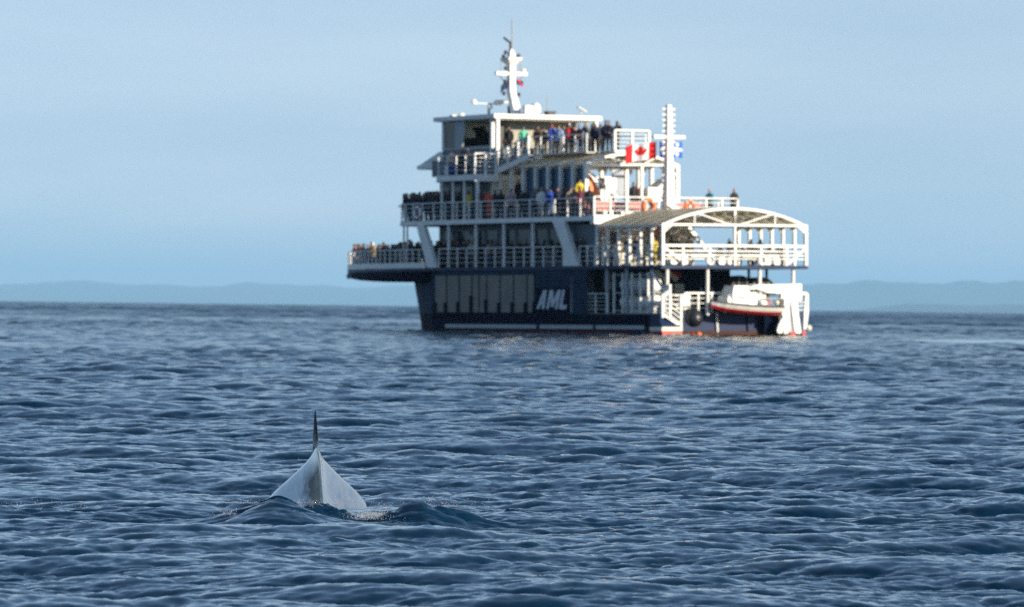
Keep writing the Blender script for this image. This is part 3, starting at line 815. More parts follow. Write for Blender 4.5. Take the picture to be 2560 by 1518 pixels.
P1('slanted_brace', WHITE, lambda mb: mb.prism([(11.65, 6.83), (10.4, 6.83), (10.1, 6.2), (8.75, 4.13), (10.5, 4.13), (10.45, 5.1)], 'v', -0.05, 0.24))

# --- stairway from the port wing up to the top deck
st = empty('stairway', ferry)
P1('stringer', WHITE, lambda mb: mb.prism([(20.7, 9.92), (20.7, 10.25), (17.0, 11.1), (17.0, 10.75)], 'v', 1.62, 1.70), st)
P1('stringer', WHITE, lambda mb: mb.prism([(20.7, 9.92), (20.7, 10.25), (17.0, 11.1), (17.0, 10.75)], 'v', 2.55, 2.63), st)
for i in range(7):
    P1('tread', GREYW, lambda mb: mb.box(20.4 - i * 0.52 - 0.22, 20.4 - i * 0.52 + 0.1, 1.70, 2.55, 10.05 + i * 0.155, 10.09 + i * 0.155), st)
for i in range(4):
    u = 20.65 - i * 1.2
    P1('post', WHITE, lambda mb: mb.bar((u, 1.66, 10.1 + i * 0.27), (u, 1.66, 11.36 + i * 0.28), 0.11), st)
for k in range(5):
    h = 0.25 + 0.24 * k
    P1('rail_bar', WHITE, lambda mb: mb.tube([(20.65, 1.66, 10.12 + h), (17.05, 1.66, 10.95 + h)], 0.055 if k == 4 else 0.025, 5), st)

# --- arched canopies: ribs, sheets, purlins, ties and diagonals
def arch(v, v0, v1, we, wa):
    t = (v - v0) / (v1 - v0) * 2 - 1
    return wa - (wa - we) * (abs(t) ** 2.1)
def canopy(u0, u1, v0, v1, we, wa, bays, floor, diag, post_r=0.10, panes=None, tie_w=None):
    root = empty('canopy', ferry)
    N = 8
    vs = [v0 + (v1 - v0) * i / N for i in range(N + 1)]
    A = lambda v: arch(v, v0, v1, we, wa)
    us = [u0 + (u1 - u0) * i / bays for i in range(bays + 1)]
    for i, u in enumerate(us):
        r = 0.055 if i == 0 else 0.035
        fine = [v0 + (v1 - v0) * j / 20 for j in range(21)]
        P1('rib', WHITE, lambda mb: mb.loft([[(u - r, v, A(v) + 0.03), (u + r, v, A(v) + 0.03), (u + r, v, A(v) - 2.2 * r), (u - r, v, A(v) - 2.2 * r)] for v in fine]), root)
    for a, b in zip(us[:-1], us[1:]):
        for c, d in zip(vs[:-1], vs[1:]):
            m_ = (c + d) / 2
            P1('roof_sheet', SHEET, lambda mb: mb.loft([[(a + .05, v, A(v) + 0.035), (b - .05, v, A(v) + 0.035), (b - .05, v, A(v) + 0.05), (a + .05, v, A(v) + 0.05)] for v in (c + .03, m_, d - .03)]), root)
    for v in vs:
        P1('purlin', GREYW if 0 < v - v0 < v1 - v0 else WHITE, lambda mb: mb.bar((u0, v, A(v) - 0.02), (u1, v, A(v) - 0.02), 0.07 if v0 < v < v1 else 0.14, 0.09), root)
    tw = tie_w if tie_w is not None else we + 0.03
    for i, u in enumerate(us):
        for v in (v0 + 0.08, v1 - 0.08):
            P1('post', WHITE, lambda mb: mb.bar((u, v, floor), (u, v, we), post_r * (2.0 if i == 0 else 1.7)), root)
            sgn = 1 if v < CL else -1
            P1('gusset', OFFWHITE if i else WHITE, lambda mb: mb.prism([(v, we), (v + sgn * 0.45, we), (v, we - 0.45)], 'u', u - 0.02, u + 0.02), root)
    P1('tie_beam', WHITE, lambda mb: mb.bar((u0 - 0.02, v0, tw), (u0 - 0.02, v1, tw), 0.12, 0.13), root)
    for k in range(1, bays, 2):
        P1('tie_beam', GREYW, lambda mb: mb.bar((us[k], v0, tw), (us[k], v1, tw), 0.07, 0.08), root)
    for a, b in diag:
        P1('diagonal_brace', WHITE, lambda mb: mb.bar((u0 - 0.03, *a), (u0 - 0.03, *b), 0.12 if abs(a[1] - b[1]) > 0.8 and a[0] < 3 else 0.075), root)
    return root, us
lower, us_low = canopy(0.05, 7.0, 0.05, 10.45, 6.46, 7.50, 6, 4.121,
    [((2.35, 7.22), (4.95, 6.5)), ((5.55, 6.5), (8.1, 7.2)), ((2.35, 7.22), (2.35, 6.5)), ((8.1, 7.2), (8.1, 6.5)), ((0.15, 6.0), (0.75, 6.45)), ((10.35, 6.0), (9.75, 6.45))], post_r=0.09)
P1('canopy_hanger', DARK, lambda mb: mb.box(0.0, 0.16, 5.16, 5.34, 6.55, 7.05))
P1('centre_post', WHITE, lambda mb: mb.bar((0.06, 5.25, 4.12), (0.06, 5.25, 7.4), 0.12))
P1('canopy_post_inner', WHITE, lambda mb: mb.bar((2.2, 3.4, 6.4), (2.2, 4.6, 5.1), 0.22))
mid, us_mid = canopy(11.05, 20.9, 1.9, 8.7, 10.36, 11.00, 7, 7.101,
    [((2.0, 9.98), (4.3, 8.28)), ((8.6, 9.98), (7.75, 9.2)), ((3.4, 10.85), (4.9, 10.42)), ((6.2, 10.42), (7.2, 10.85)), ((3.3, 10.80), (3.3, 10.4))], post_r=0.12, tie_w=10.32)
P1('canopy_hanger', DARK, lambda mb: mb.box(10.98, 11.16, 4.35, 4.6, 10.36, 10.6))
P1('centre_post', WHITE, lambda mb: mb.bar((11.0, 5.98, 7.1), (11.0, 5.98, 10.3), 0.17))
for a, b in zip(us_mid[1:-1], us_mid[2:]):
    b < 18.4 and P1('canopy_pane', BLUEGLASS, lambda mb: mb.box(a + 0.02, b - 0.02, 2.16, 2.18, 8.35, 10.10))
P1('canopy_pane', BLUEGLASS, lambda mb: mb.box(us_mid[0] + 0.14, us_mid[1] - 0.12, 2.16, 2.18, 8.35, 10.10))
P1('canopy_dado', GREYW, lambda mb: mb.box(12.5, 18.1, 2.16, 2.24, 7.11, 8.34))
for k in (1, 2, 3, 4):
    P1('pennant_gusset', OFFWHITE, lambda mb: mb.prism([(4.1 + k * 0.95, 10.28), (4.6 + k * 0.95, 10.28), (4.35 + k * 0.95, 9.75)], 'u', 14.0, 14.03))
P1('seating_platform', GREYW, lambda mb: mb.box(12.5, 20.9, 2.26, 4.2, 7.105, 7.85))
P1('boarding_step', GREYW, lambda mb: mb.box(10.5, 11.3, 1.1, 1.75, 7.105, 7.70))
# what stands under the mid canopy
P1('plastic_curtain', CURTAIN, lambda mb: [mb.box(13.0 + 0.01 * (i % 2), 13.02 + 0.01 * (i % 2), 5.15 + i * 0.22, 5.40 + i * 0.22, 8.35, 10.2) for i in range(4)])
P1('white_cabinet', WHITE, lambda mb: (mb.box(12.0, 13.0, 3.9, 4.9, 7.11, 8.0), mb.box(12.2, 12.9, 4.1, 4.95, 8.85, 9.55), mb.box(12.3, 12.35, 4.2, 4.9, 8.0, 8.85)))
P1('white_cabinet', WHITE, lambda mb: (mb.box(10.6, 11.6, 6.2, 7.6, 8.1, 8.95), mb.prism([(6.9, 8.95), (7.6, 8.95), (7.6, 9.5)], 'u', 10.6, 11.6)))
P1('raised_step', WHITE, lambda mb: mb.box(11.9, 15.0, 4.9, 8.2, 7.11, 7.45))
for i, (u, v0_, v1_) in enumerate(((10.3, 1.2, 3.9), (9.4, 3.3, 5.6), (9.0, 0.9, 2.6), (9.8, 7.6, 10.0))):
    b = empty('bench', None)
    b.matrix_world = FERRY_M
    tag(b, ['red slatted bench nearest the port corner of the third deck aft end', 'red bench in the middle of the third deck aft end', 'short red bench behind the port rail corner', 'red bench at the starboard end of the third deck'][i], 'bench', 'red benches on the third deck')
    P1('seat', BENCHR, lambda mb: mb.box(u, u + 0.45, v0_, v1_, 7.50, 7.58), b)
    P1('backrest', BENCHR, lambda mb: mb.box(u + 0.45, u + 0.52, v0_, v1_, 7.62, 8.0), b)
    for v in (v0_ + 0.15, v1_ - 0.15):
        P1('leg', STEEL, lambda mb: mb.box(u + 0.1, u + 0.4, v - 0.04, v + 0.04, 7.101, 7.5), b)
for i, (u, v0_, v1_) in enumerate(((1.2, 1.2, 4.6), (1.2, 5.8, 9.2))):
    b = empty('bench', None); b.matrix_world = FERRY_M
    tag(b, ['pale bench row under the port half of the stern canopy', 'pale bench row under the starboard half of the stern canopy'][i], 'bench', 'pale benches under the stern canopy')
    P1('seat', OFFWHITE, lambda mb: mb.box(u, u + 0.5, v0_, v1_, 4.52, 4.58), b)
    P1('backrest', OFFWHITE, lambda mb: mb.box(u - 0.02, u + 0.05, v0_, v1_, 4.62, 5.02), b)
    for v in (v0_ + 0.2, (v0_ + v1_) / 2, v1_ - 0.2):
        P1('leg', STEEL, lambda mb: mb.box(u + 0.05, u + 0.4, v - 0.04, v + 0.04, 4.121, 4.52), b)

# --- main mast on the wheelhouse roof
mast = empty('mast', ferry)
P1('mast_column', WHITE, lambda mb: mb.loft([[(u + x * a, CL + y * a, w) for x, y in ((-1, -1), (1, -1), (1, 1), (-1, 1))] for u, w, a in ((24.1, 13.66, 0.25), (24.45, 14.6, 0.25), (24.75, 15.3, 0.21), (24.75, 17.2, 0.20), (24.75, 17.7, 0.17), (24.75, 17.95, 0.1))]), mast)
P1('mast_leg', DARK, lambda mb: mb.box(24.6, 25.0, CL - 0.12, CL + 0.12, 13.66, 14.4), mast)
P1('mast_cap', WHITE, lambda mb: mb.loft([[(24.75 + x * a, CL + y * a, w) for x, y in ((-1, -1), (1, -1), (1, 1), (-1, 1))] for w, a in ((17.0, 0.25), (17.3, 0.50), (17.42, 0.50), (17.46, 0.3))]), mast)
P1('yard_arm', WHITE, lambda mb: (mb.bar((24.75, 4.1, 16.42), (24.75, 6.4, 16.42), 0.22, 0.22), mb.tube([(24.75, 6.15, 16.35), (24.75, 6.15, 16.75)], 0.16, 8)), mast)
P1('antenna', GREYW, lambda mb: mb.tube([(24.7, CL + 0.05, 17.9), (24.7, CL + 0.05, 19.85)], 0.05, 5), mast)
P1('antenna', GREYW, lambda mb: mb.tube([(24.75, 5.95, 16.5), (24.75, 5.95, 17.8)], 0.05, 5), mast)
P1('antenna', GREYW, lambda mb: mb.tube([(24.75, 4.5, 16.5), (24.75, 4.5, 17.3)], 0.035, 5), mast)
P1('wind_sensor', DARK, lambda mb: (mb.tube([(24.75, CL - 0.05, 17.9), (24.75, CL - 0.05, 18.45)], 0.09, 6), mb.tube([(24.75, CL - 0.1, 18.4), (24.85, CL - 0.5, 18.7)], 0.07, 6)), mast)
for v, w in ((4.75, 17.75), (4.6, 17.5), (5.7, 17.55), (4.75, 16.75), (4.62, 15.15), (5.72, 15.1), (4.7, 15.9)):
    P1('mast_lamp', DARK, lambda mb: mb.sphere((24.6, v, w), 0.13, 7, 5), mast)
P1('mast_strut', DARK, lambda mb: (mb.bar((24.7, 4.3, 16.3), (24.7, 4.95, 15.7), 0.05), mb.bar((24.7, 6.1, 16.3), (24.7, 5.5, 15.7), 0.03)), mast)
# roof gear
P1('light_frame', STEEL, lambda mb: (mb.tube([(25.9, 4.3, 13.66), (25.9, 4.3, 14.55)], 0.10, 6), mb.bar((25.9, 3.2, 14.55), (25.9, 4.9, 14.55), 0.06)))
for v, w in ((3.15, 14.62), (4.35, 14.35), (4.85, 14.62), (5.15, 14.62)):
    P1('searchlight', WHITE, lambda mb: mb.sphere((25.85, v, w), 0.19, 9, 7))
P1('radar_bar', WHITE, lambda mb: mb.box(25.4, 25.55, 4.6, 5.5, 14.6, 14.78))
P1('radome', WHITE, lambda mb: mb.loft([[(23.2 + math.cos(q) * a, 6.1 + math.sin(q) * a, w) for q in [2 * math.pi * i / 14 for i in range(14)]] for w, a in ((13.67, 0.33), (14.15, 0.36), (14.4, 0.30), (14.52, 0.18), (14.56, 0.04))]))
P1('horn_box', WHITE, lambda mb: mb.box(22.9, 23.3, 5.15, 5.72, 13.67, 14.35))
P1('horn_mouth', OFFWHITE, lambda mb: mb.tube([(22.86, 5.45, 13.98), (22.95, 5.45, 13.98)], 0.17, 10))
P1('roof_box', DARK, lambda mb: (mb.box(22.3, 22.8, 6.5, 7.0, 13.67, 13.95), mb.box(22.3, 22.7, 6.4, 7.1, 13.9, 14.0)))
P1('antenna', GREYW, lambda mb: mb.tube([(22.5, 6.55, 13.67), (22.5, 6.55, 14.9)], 0.045, 5))
P1('satellite_panel', WHITE, lambda mb: mb.bar((21.2, 7.95, 14.25), (21.2, 8.55, 13.95), 0.30, 0.06))
P1('panel_stalk', STEEL, lambda mb: mb.tube([(21.2, 8.2, 13.67), (21.2, 8.2, 14.1)], 0.05, 6))
P1('roof_dome', WHITE, lambda mb: mb.sphere((27.1, 3.0, 13.78), 0.22, 9, 7))
P1('roof_lamp', OFFWHITE, lambda mb: mb.box(27.2, 27.6, 2.4, 2.8, 13.67, 13.85))

# --- aft signal mast with climbing rungs
am = empty('signal_mast', ferry)
P1('mast_column', WHITE, lambda mb: mb.loft([[(7.0 + x * a, CL + y * a, w) for x, y in ((-1, -1), (1, -1), (1, 1), (-1, 1))] for w, a in ((6.9, 0.30), (9.3, 0.26), (10.4, 0.20), (13.55, 0.15), (13.8, 0.12))]), am)
P1('mast_foot', WHITE, lambda mb: mb.prism([(CL - 0.3, 7.75), (CL + 0.3, 7.75), (CL + 1.35, 7.12), (CL + 0.9, 6.95)], 'u', 6.55, 6.75), am)
for i in range(16):
    w = 8.6 + i * 0.33
    if 9.9 < w < 10.6 or 11.7 < w < 12.1: continue
    P1('rung', WHITE, lambda mb: mb.bar((7.0, CL - 0.46, w), (7.0, CL + 0.46, w), 0.07, 0.09), am)
P1('yard_arm', WHITE, lambda mb: mb.bar((7.0, 4.15, 11.88), (7.0, 6.4, 11.88), 0.20, 0.20), am)

# --- main deck aft: inner house, racks, stair, platform, transom
P1('main_deck_house', SLATE, lambda mb: mb.box(5.2, 9.84, 1.75, 7.1, 1.311, 3.915))
P1('main_deck_bulkhead', GREYW, lambda mb: mb.box(9.78, 9.845, 0.1, 1.75, 1.311, 3.915))
P1('notice_board', OFFWHITE, lambda mb: mb.box(7.9, 8.7, 1.70, 1.752, 2.75, 3.75))
P1('fire_cabinet', REDP, lambda mb: mb.box(8.0, 8.28, 1.62, 1.70, 2.95, 3.55))
P1('stern_transom', NAVY, lambda mb: mb.box(1.05, 1.2, 1.45, 10.4, 0.265, 1.40))
P1('transom_boot', paint('rusty_brown_boot', (0.075, 0.036, 0.026), 0.8, 0.4, 3, spec=0.1), lambda mb: mb.box(1.0, 1.2, 1.45, 10.4, -1.0, 0.262))
P1('stern_platform', NAVY, lambda mb: mb.prism([(1.2, 1.30), (1.2, .52), (-0.05, .52), (-0.05, .56), (0.4, 1.30)], 'v', 0.02, 1.42))
P1('platform_stripe', OFFWHITE, lambda mb: mb.box(-0.08, 1.2, 0.0, 1.45, 0.28, 0.519))
P1('platform_bottom', REDP, lambda mb: mb.prism([(0.0, 0.279), (1.45, 0.279), (1.25, -0.5), (0.25, -0.5)], 'u', -0.07, 1.2))
for v in (4.66, 6.9, 7.7):
    P1('transom_rib', STEEL if v < 5 else NAVY, lambda mb: mb.bar((0.98, v, 0.2), (0.98, v - 0.1, 1.35), 0.12, 0.10))
railing([(9.7, 0.15), (5.9, 0.15)], 1.31, 1.15, 5, 1.2)
P1('bulwark_gate', GREYW, lambda mb: mb.prism([(9.84, 3.3), (9.84, 1.3), (9.6, 1.3), (9.6, 3.1), (9.3, 3.5), (10.2, 3.5)], 'v', 0.05, 0.14))
for u in (6.0, 3.9, 1.2):
    P1('support_column', GREYW, lambda mb: mb.bar((u, 0.2, 1.31), (u, 0.2, 3.92), 0.16))
P1('diagonal_strut', WHITE, lambda mb: mb.bar((1.25, 0.12, 3.8), (0.3, 0.5, 2.55), 0.12))
for v in (0.58, 3.43, 7.17, 9.59):
    P1('support_column', WHITE, lambda mb: mb.tube([(0.25, v, 1.2), (0.25, v, 3.92)], 0.11, 8))
for u, v in ((3.4, 5.1), (3.4, 5.9), (3.4, 8.6), (3.4, 9.9)):
    P1('support_column', SLATE, lambda mb: mb.tube([(u, v, 1.31), (u, v, 3.92)], 0.09, 6))
# two-tier rack of life-raft canisters along the port side
rk = empty('liferaft_rack', ferry)
for u in (5.5, 4.55, 3.6, 2.7, 1.9):
    P1('rack_post', WHITE, lambda mb: mb.bar((u, 0.35, 1.31), (u, 0.35, 3.7), 0.11), rk)
for w in (1.5, 2.55, 3.6):
    P1('rack_shelf', GREYW, lambda mb: mb.box(1.9, 5.5, 0.4, 1.3, w - 0.06, w), rk)
for w, tier in ((1.52, 'lower'), (2.57, 'upper')):
    for u, nth in ((4.95, 'foremost'), (3.98, 'second from the bow side'), (3.05, 'third from the bow side'), (2.2, 'aftmost')):
        c = P1('liferaft_canister', WHITE, lambda mb: mb.loft([[(u + a, 0.95 + math.cos(q) * r * 0.9, w + 0.44 + math.sin(q) * r) for q in [2 * math.pi * i / 14 for i in range(14)]] for a, r in ((-0.40, 0.1), (-0.38, 0.32), (-0.30, 0.42), (0.30, 0.42), (0.38, 0.32), (0.40, 0.1))]), None)
        c.parent = None; c.matrix_world = FERRY_M
        tag(c, 'white life raft drum %s on %s rack tier' % (nth, tier), 'life raft', 'life raft canisters in the rack')
# sunlit canisters at the port quarter
for i, (u, v, w, s) in enumerate(((1.75, 0.42, 1.95, 1.0), (1.25, 0.38, 1.85, .8), (1.42, 0.36, 1.45, .75), (0.85, 0.30, 1.9, .5))):
    o = P1('buoy', WHITE, lambda mb: mb.sphere((u, v, w), 0.33 * s, 12, 9, (0.85, 0.9, 1.25 if i == 0 else 1)))
    o.parent = None; o.matrix_world = FERRY_M
    for p_ in o.data.polygons: p_.use_smooth = True
    tag(o, ['tall white buoy at the port quarter under the diagonal strut', 'middle white buoy of the sunlit cluster at the port quarter', 'lowest white buoy of the sunlit cluster at the port quarter', 'smallest white buoy beside the stair top'][i], 'buoy', 'white buoys at the port quarter')
# stair down to the stern platform
sw = empty('stairway', ferry)
for u in (0.02, 0.95):
    P1('stringer', WHITE, lambda mb: mb.bar((u, 0.15, 1.25), (u, 1.35, 0.60), 0.06, 0.16), sw)
for i in range(5):
    P1('tread', GREYW, lambda mb: mb.box(0.06, 0.92, 0.18 + i * 0.24, 0.36 + i * 0.24, 1.18 - i * 0.13, 1.21 - i * 0.13), sw)
for v, b, t in ((0.08, 1.05, 2.40), (0.60, 1.0, 3.0), (1.38, 0.52, 2.3)):
    P1('post', WHITE, lambda mb: mb.bar((0.0, v, b), (0.0, v, t), 0.13), sw)
for k_ in range(4):
    P1('rail_bar', WHITE, lambda mb: mb.bar((0.0, 0.1, 2.35 - k_ * 0.27), (0.0, 1.35, 1.55 - k_ * 0.27), 0.055), sw)
    P1('rail_bar', WHITE, lambda mb: mb.bar((0.03, 0.1, 2.38 - k_ * 0.27), (0.03, 1.9, 2.38 - k_ * 0.27), 0.055), sw)
P1('corner_bracket', WHITE, lambda mb: mb.prism([(0.1, 2.2), (0.62, 2.75), (0.62, 2.35), (0.1, 2.45)], 'u', -0.03, 0.03), sw)
# stern rail on the main deck
railing([(0.35, 1.9), (0.35, 7.6)], 1.31, 1.18, 4, 0.95, r_post=0.05, r_bar=0.028, top=0.07)
P1('stern_box', WHITE, lambda mb: mb.box(0.1, 0.5, 1.52, 2.12, 1.72, 2.42))
P1('stern_box', OFFWHITE, lambda mb: mb.box(4.6, 5.15, 2.6, 3.9, 2.3, 3.05))
P1('stern_box', OFFWHITE, lambda mb: mb.box(4.6, 5.15, 4.1, 4.75, 2.3, 3.05))
P1('air_duct', OFFWHITE, lambda mb: (mb.bar((4.6, 2.6, 3.8), (4.6, 3.5, 3.2), 0.3), mb.bar((4.6, 3.4, 3.85), (4.6, 4.2, 3.3), 0.3)))
P1('red_pipe', REDP, lambda mb: mb.tube([(4.5, 3.9, 3.8), (4.5, 4.4, 3.5)], 0.16, 6))
P1('bulkhead_aft', SLATE, lambda mb: mb.box(5.15, 5.198, 0.6, 7.15, 1.312, 3.915))
# davit at the starboard quarter
dv = empty('davit', ferry)
P1('boom', WHITE, lambda mb: mb.prism([(6.25, 2.98), (10.0, 3.05), (10.0, 2.4), (7.6, 2.52), (6.9, 2.72), (6.25, 2.72)], 'u', 0.0, 0.45), dv)
P1('boom_head', WHITE, lambda mb: mb.box(-0.05, 0.55, 9.25, 10.02, 2.05, 3.0), dv)
P1('leg', WHITE, lambda mb: mb.prism([(8.55, 2.5), (9.15, 2.5), (9.1, 0.10), (8.72, 0.10), (8.65, 1.2), (8.4, 1.3)], 'u', -0.05, 0.2), dv)
P1('leg', WHITE, lambda mb: mb.prism([(9.15, 2.5), (9.6, 2.4), (9.98, 0.12), (9.5, 0.10)], 'u', -0.06, 0.2), dv)
P1('leg_web', GREYW, lambda mb: mb.prism([(9.1, 2.3), (9.3, 2.3), (9.52, 0.15), (9.1, 0.15)], 'u', 0.05, 0.15), dv)
P1('foot_block', REDP, lambda mb: mb.prism([(9.05, 0.22), (9.6, 0.22), (9.35, -0.2)], 'u', -0.12, 0.1), dv)
P1('counter_arm', WHITE, lambda mb: mb.loft([[(0.0 + x * 0.1, v + y * a, w) for x, y in ((-1, -1), (1, -1), (1, 1), (-1, 1))] for v, w, a in ((8.6, 1.0, 0.06), (8.45, 0.6, 0.16), (8.38, 0.25, 0.19), (8.42, 0.12, 0.12))]), dv)
rf = empty('guard_frame', ferry)
P1('frame_bar', WHITE, lambda mb: mb.bar((0.3, 10.0, 2.48), (0.3, 10.62, 2.48), 0.16), rf)
P1('frame_bar', WHITE, lambda mb: mb.prism([(10.5, 2.5), (10.7, 2.5), (10.72, 1.4), (10.55, 0.35), (10.35, 0.35), (10.4, 1.4)], 'u', 0.22, 0.38), rf)
P1('rail_bar', WHITE, lambda mb: (mb.bar((0.3, 9.9, 1.95), (0.3, 10.5, 1.95), 0.05), mb.bar((0.3, 9.9, 1.75), (0.3, 10.5, 1.75), 0.05), mb.bar((0.3, 9.9, 1.5), (0.3, 10.5, 1.5), 0.05)), rf)
P1('corner_bollard', OFFWHITE, lambda mb: mb.sphere((0.25, 10.72, 0.42), 0.2, 8, 6))
P1('dark_block', RUBBER, lambda mb: mb.box(0.6, 1.0, 9.9, 10.36, 0.1, 1.25))  # black block put where the corner gap is only in shade
P1('dark_block', NAVYD, lambda mb: mb.box(0.6, 1.0, 7.75, 8.75, 0.2, 1.35))
P1('corner_mark', REDP, lambda mb: mb.prism([(10.3, 0.25), (10.6, 0.25), (10.4, -0.3)], 'u', 0.3, 1.1))

# ------------------------------------------------------------------ things carried by the ferry
def settle(o):
    """put a thing's origin at its base on the ferry, its parts following"""
    ms = [o] if o.type == 'MESH' else [c for c in o.children if c.type == 'MESH'] or [g for c in o.children for g in c.children]
    pts = [v.co for m in ms for v in m.data.vertices]
    b = Vector(((min(p.x for p in pts) + max(p.x for p in pts)) / 2, (min(p.y for p in pts) + max(p.y for p in pts)) / 2, min(p.z for p in pts)))
    if o.type == 'MESH':
        o.data.transform(Matrix.Translation(-b))
    else:
        for c in o.children: c.location = c.location - b
    o.parent = None
    o.matrix_world = FERRY_M @ Matrix.Translation(b)
    return o
for o in [x for x in COL.objects if x.parent is None and x.get('category') in ('bench', 'buoy')]:
    settle(o)
for i, o in enumerate([x for x in COL.objects if x.parent is None and x.get('category') == 'life raft']):
    settle(o)

# small workboat slung across the stern
wb = empty('workboat')
tag(wb, 'small workboat with white cabin and red bottom slung across the ferry stern', 'workboat')
def hull_sections(zs):
    rings = []
    for v, hb, sheer, keel in ((3.30, 0.03, 2.05, 1.72), (3.55, 0.25, 2.01, 1.58), (4.0, 0.52, 1.95, 1.45), (4.7, 0.74, 1.88, 1.34), (5.6, 0.84, 1.81, 1.25), (6.6, 0.86, 1.76, 1.19), (7.5, 0.82, 1.74, 1.17), (8.05, 0.76, 1.73, 1.17)):
        lo, hi = zs
        ring = []
        for sgn, t in ((-1, hi), (-1, (hi + lo) / 2), (-1, lo), (1, lo), (1, (hi + lo) / 2), (1, hi)):
            w = keel + (sheer - keel) * t
            b = hb * (0.30 + 0.70 * min(1, t * 1.15) ** 0.6)
            ring.append((-0.35 + sgn * b, v, w))
        rings.append(ring)
    return rings
P1('hull_bottom', REDP, lambda mb: mb.loft(hull_sections((0.0, 0.38))), wb)
P1('hull_side', WHITE, lambda mb: mb.loft(hull_sections((0.384, 0.82))), wb)
P1('gunwale', NAVYD, lambda mb: mb.loft(hull_sections((0.824, 1.0))), wb)
P1('deck', GREYW, lambda mb: mb.loft([[(u, v, w + .012) for u, v, w in r[:1] + r[-1:]] + [(r[-1][0], r[-1][1], r[-1][2] - .02), (r[0][0], r[0][1], r[0][2] - .02)] for r in hull_sections((0.9, 1.0))]), wb)
cb = P1('cabin', WHITE, lambda mb: mb.loft([[(-0.35 + x * a, 5.0 + y * b + d, w) for x, y in ((-1, -1), (1, -1), (1, 1), (-1, 1))] for w, a, b, d in ((1.86, 0.62, 0.62, 0), (2.5, 0.6, 0.6, 0.02), (2.86, 0.52, 0.52, 0.08), (2.93, 0.50, 0.50, 0.08))]), wb)
P1('window', GREYW, lambda mb: mb.box(-0.92, -0.88, 5.45, 5.58, 2.5, 2.8), cb)
P1('console', WHITE, lambda mb: mb.loft([[(-0.35 + x * a, 4.55 + y * b, w) for x, y in ((-1, -1), (1, -1), (1, 1), (-1, 1))] for w, a, b in ((1.93, 0.55, 0.45), (2.3, 0.5, 0.42), (2.36, 0.42, 0.36))]), wb)
P1('engine_cover', WHITE, lambda mb: mb.loft([[(-0.35 + x * a, 6.2 + y * b, w) for x, y in ((-1, -1), (1, -1), (1, 1), (-1, 1))] for w, a, b in ((1.82, 0.5, 0.72), (2.25, 0.46, 0.68), (2.42, 0.36, 0.5))]), wb)
P1('seat', BENCHR, lambda mb: mb.box(-0.7, 0.0, 7.0, 7.35, 1.78, 2.1), wb)
P1('windscreen', GREYW, lambda mb: mb.box(-0.8, 0.1, 5.72, 5.76, 2.42, 2.85), wb)
P1('guard_hoop', STEEL, lambda mb: mb.torus((-0.95, 6.75, 1.78), 0.42, 0.03, 'u', 14, 6, True), wb)
P1('rail', STEEL, lambda mb: [mb.tube([(-0.85, 4.1, 1.98), (-0.85, 4.1, 2.3), (-1.1, 5.0, 2.28), (-1.15, 6.2, 2.2), (-1.15, 7.9, 2.15), (-1.12, 7.9, 1.75)], 0.025, 5)], wb)
P1('outboard_engine', DARK, lambda mb: (mb.box(-0.6, -0.1, 8.06, 8.35, 1.5, 2.2), mb.box(-0.4, -0.3, 8.12, 8.28, 0.9, 1.5)), wb)
P1('sling', STEEL, lambda mb: (mb.tube([(-0.35, 4.9, 2.9), (-0.1, 6.6, 2.95)], 0.02, 4), mb.tube([(-0.35, 7.3, 1.8), (-0.1, 6.7, 2.85)], 0.02, 4)), wb)
for i, (v, w, l) in enumerate(((6.45, 1.95, 'white fender ball on the workboat deck'), (7.55, 1.93, 'pinkish white fender ball at the workboat stern'))):
    o = P1('fender_ball', WHITE if i == 0 else OFFWHITE, lambda mb: mb.sphere((-0.95, v, w), 0.17, 10, 7)); settle(o)
    for p_ in o.data.polygons: p_.use_smooth = True
    tag(o, l, 'fender', 'fender balls on the workboat')
settle(wb)

o = P1('fender', RUBBER, lambda mb: mb.loft([[(-0.25 + math.cos(q) * r, 2.12 + math.sin(q) * r, w) for q in [2 * math.pi * i / 20 for i in range(20)]] for w, r in ((0.50, 0.04), (0.53, 0.2), (0.63, 0.36), (0.80, 0.49), (1.0, 0.53), (1.18, 0.50), (1.38, 0.38), (1.60, 0.20), (1.74, 0.09), (1.80, 0.03))]))
for p_ in o.data.polygons: p_.use_smooth = True
settle(o); tag(o, 'big black pear shaped rubber fender hanging at the port side of the stern', 'fender')
o = P1('fender_line', GREYW, lambda mb: mb.tube([(-0.25, 2.12, 1.78), (0.2, 2.2, 2.4)], 0.02, 5)); 
for i, (v, l) in enumerate(((3.05, 'orange float on the waterline under the black fender'), (2.62, 'darker orange float beside the bright float at the stern waterline'))):
    o = P1('float', ORANGE if i == 0 else REDP, lambda mb: mb.sphere((0.6, v, 0.02 if i == 0 else .05), 0.21 if i == 0 else 0.13, 10, 7)); settle(o)
    for p_ in o.data.polygons: p_.use_smooth = True
    tag(o, l, 'float', 'orange floats at the stern')

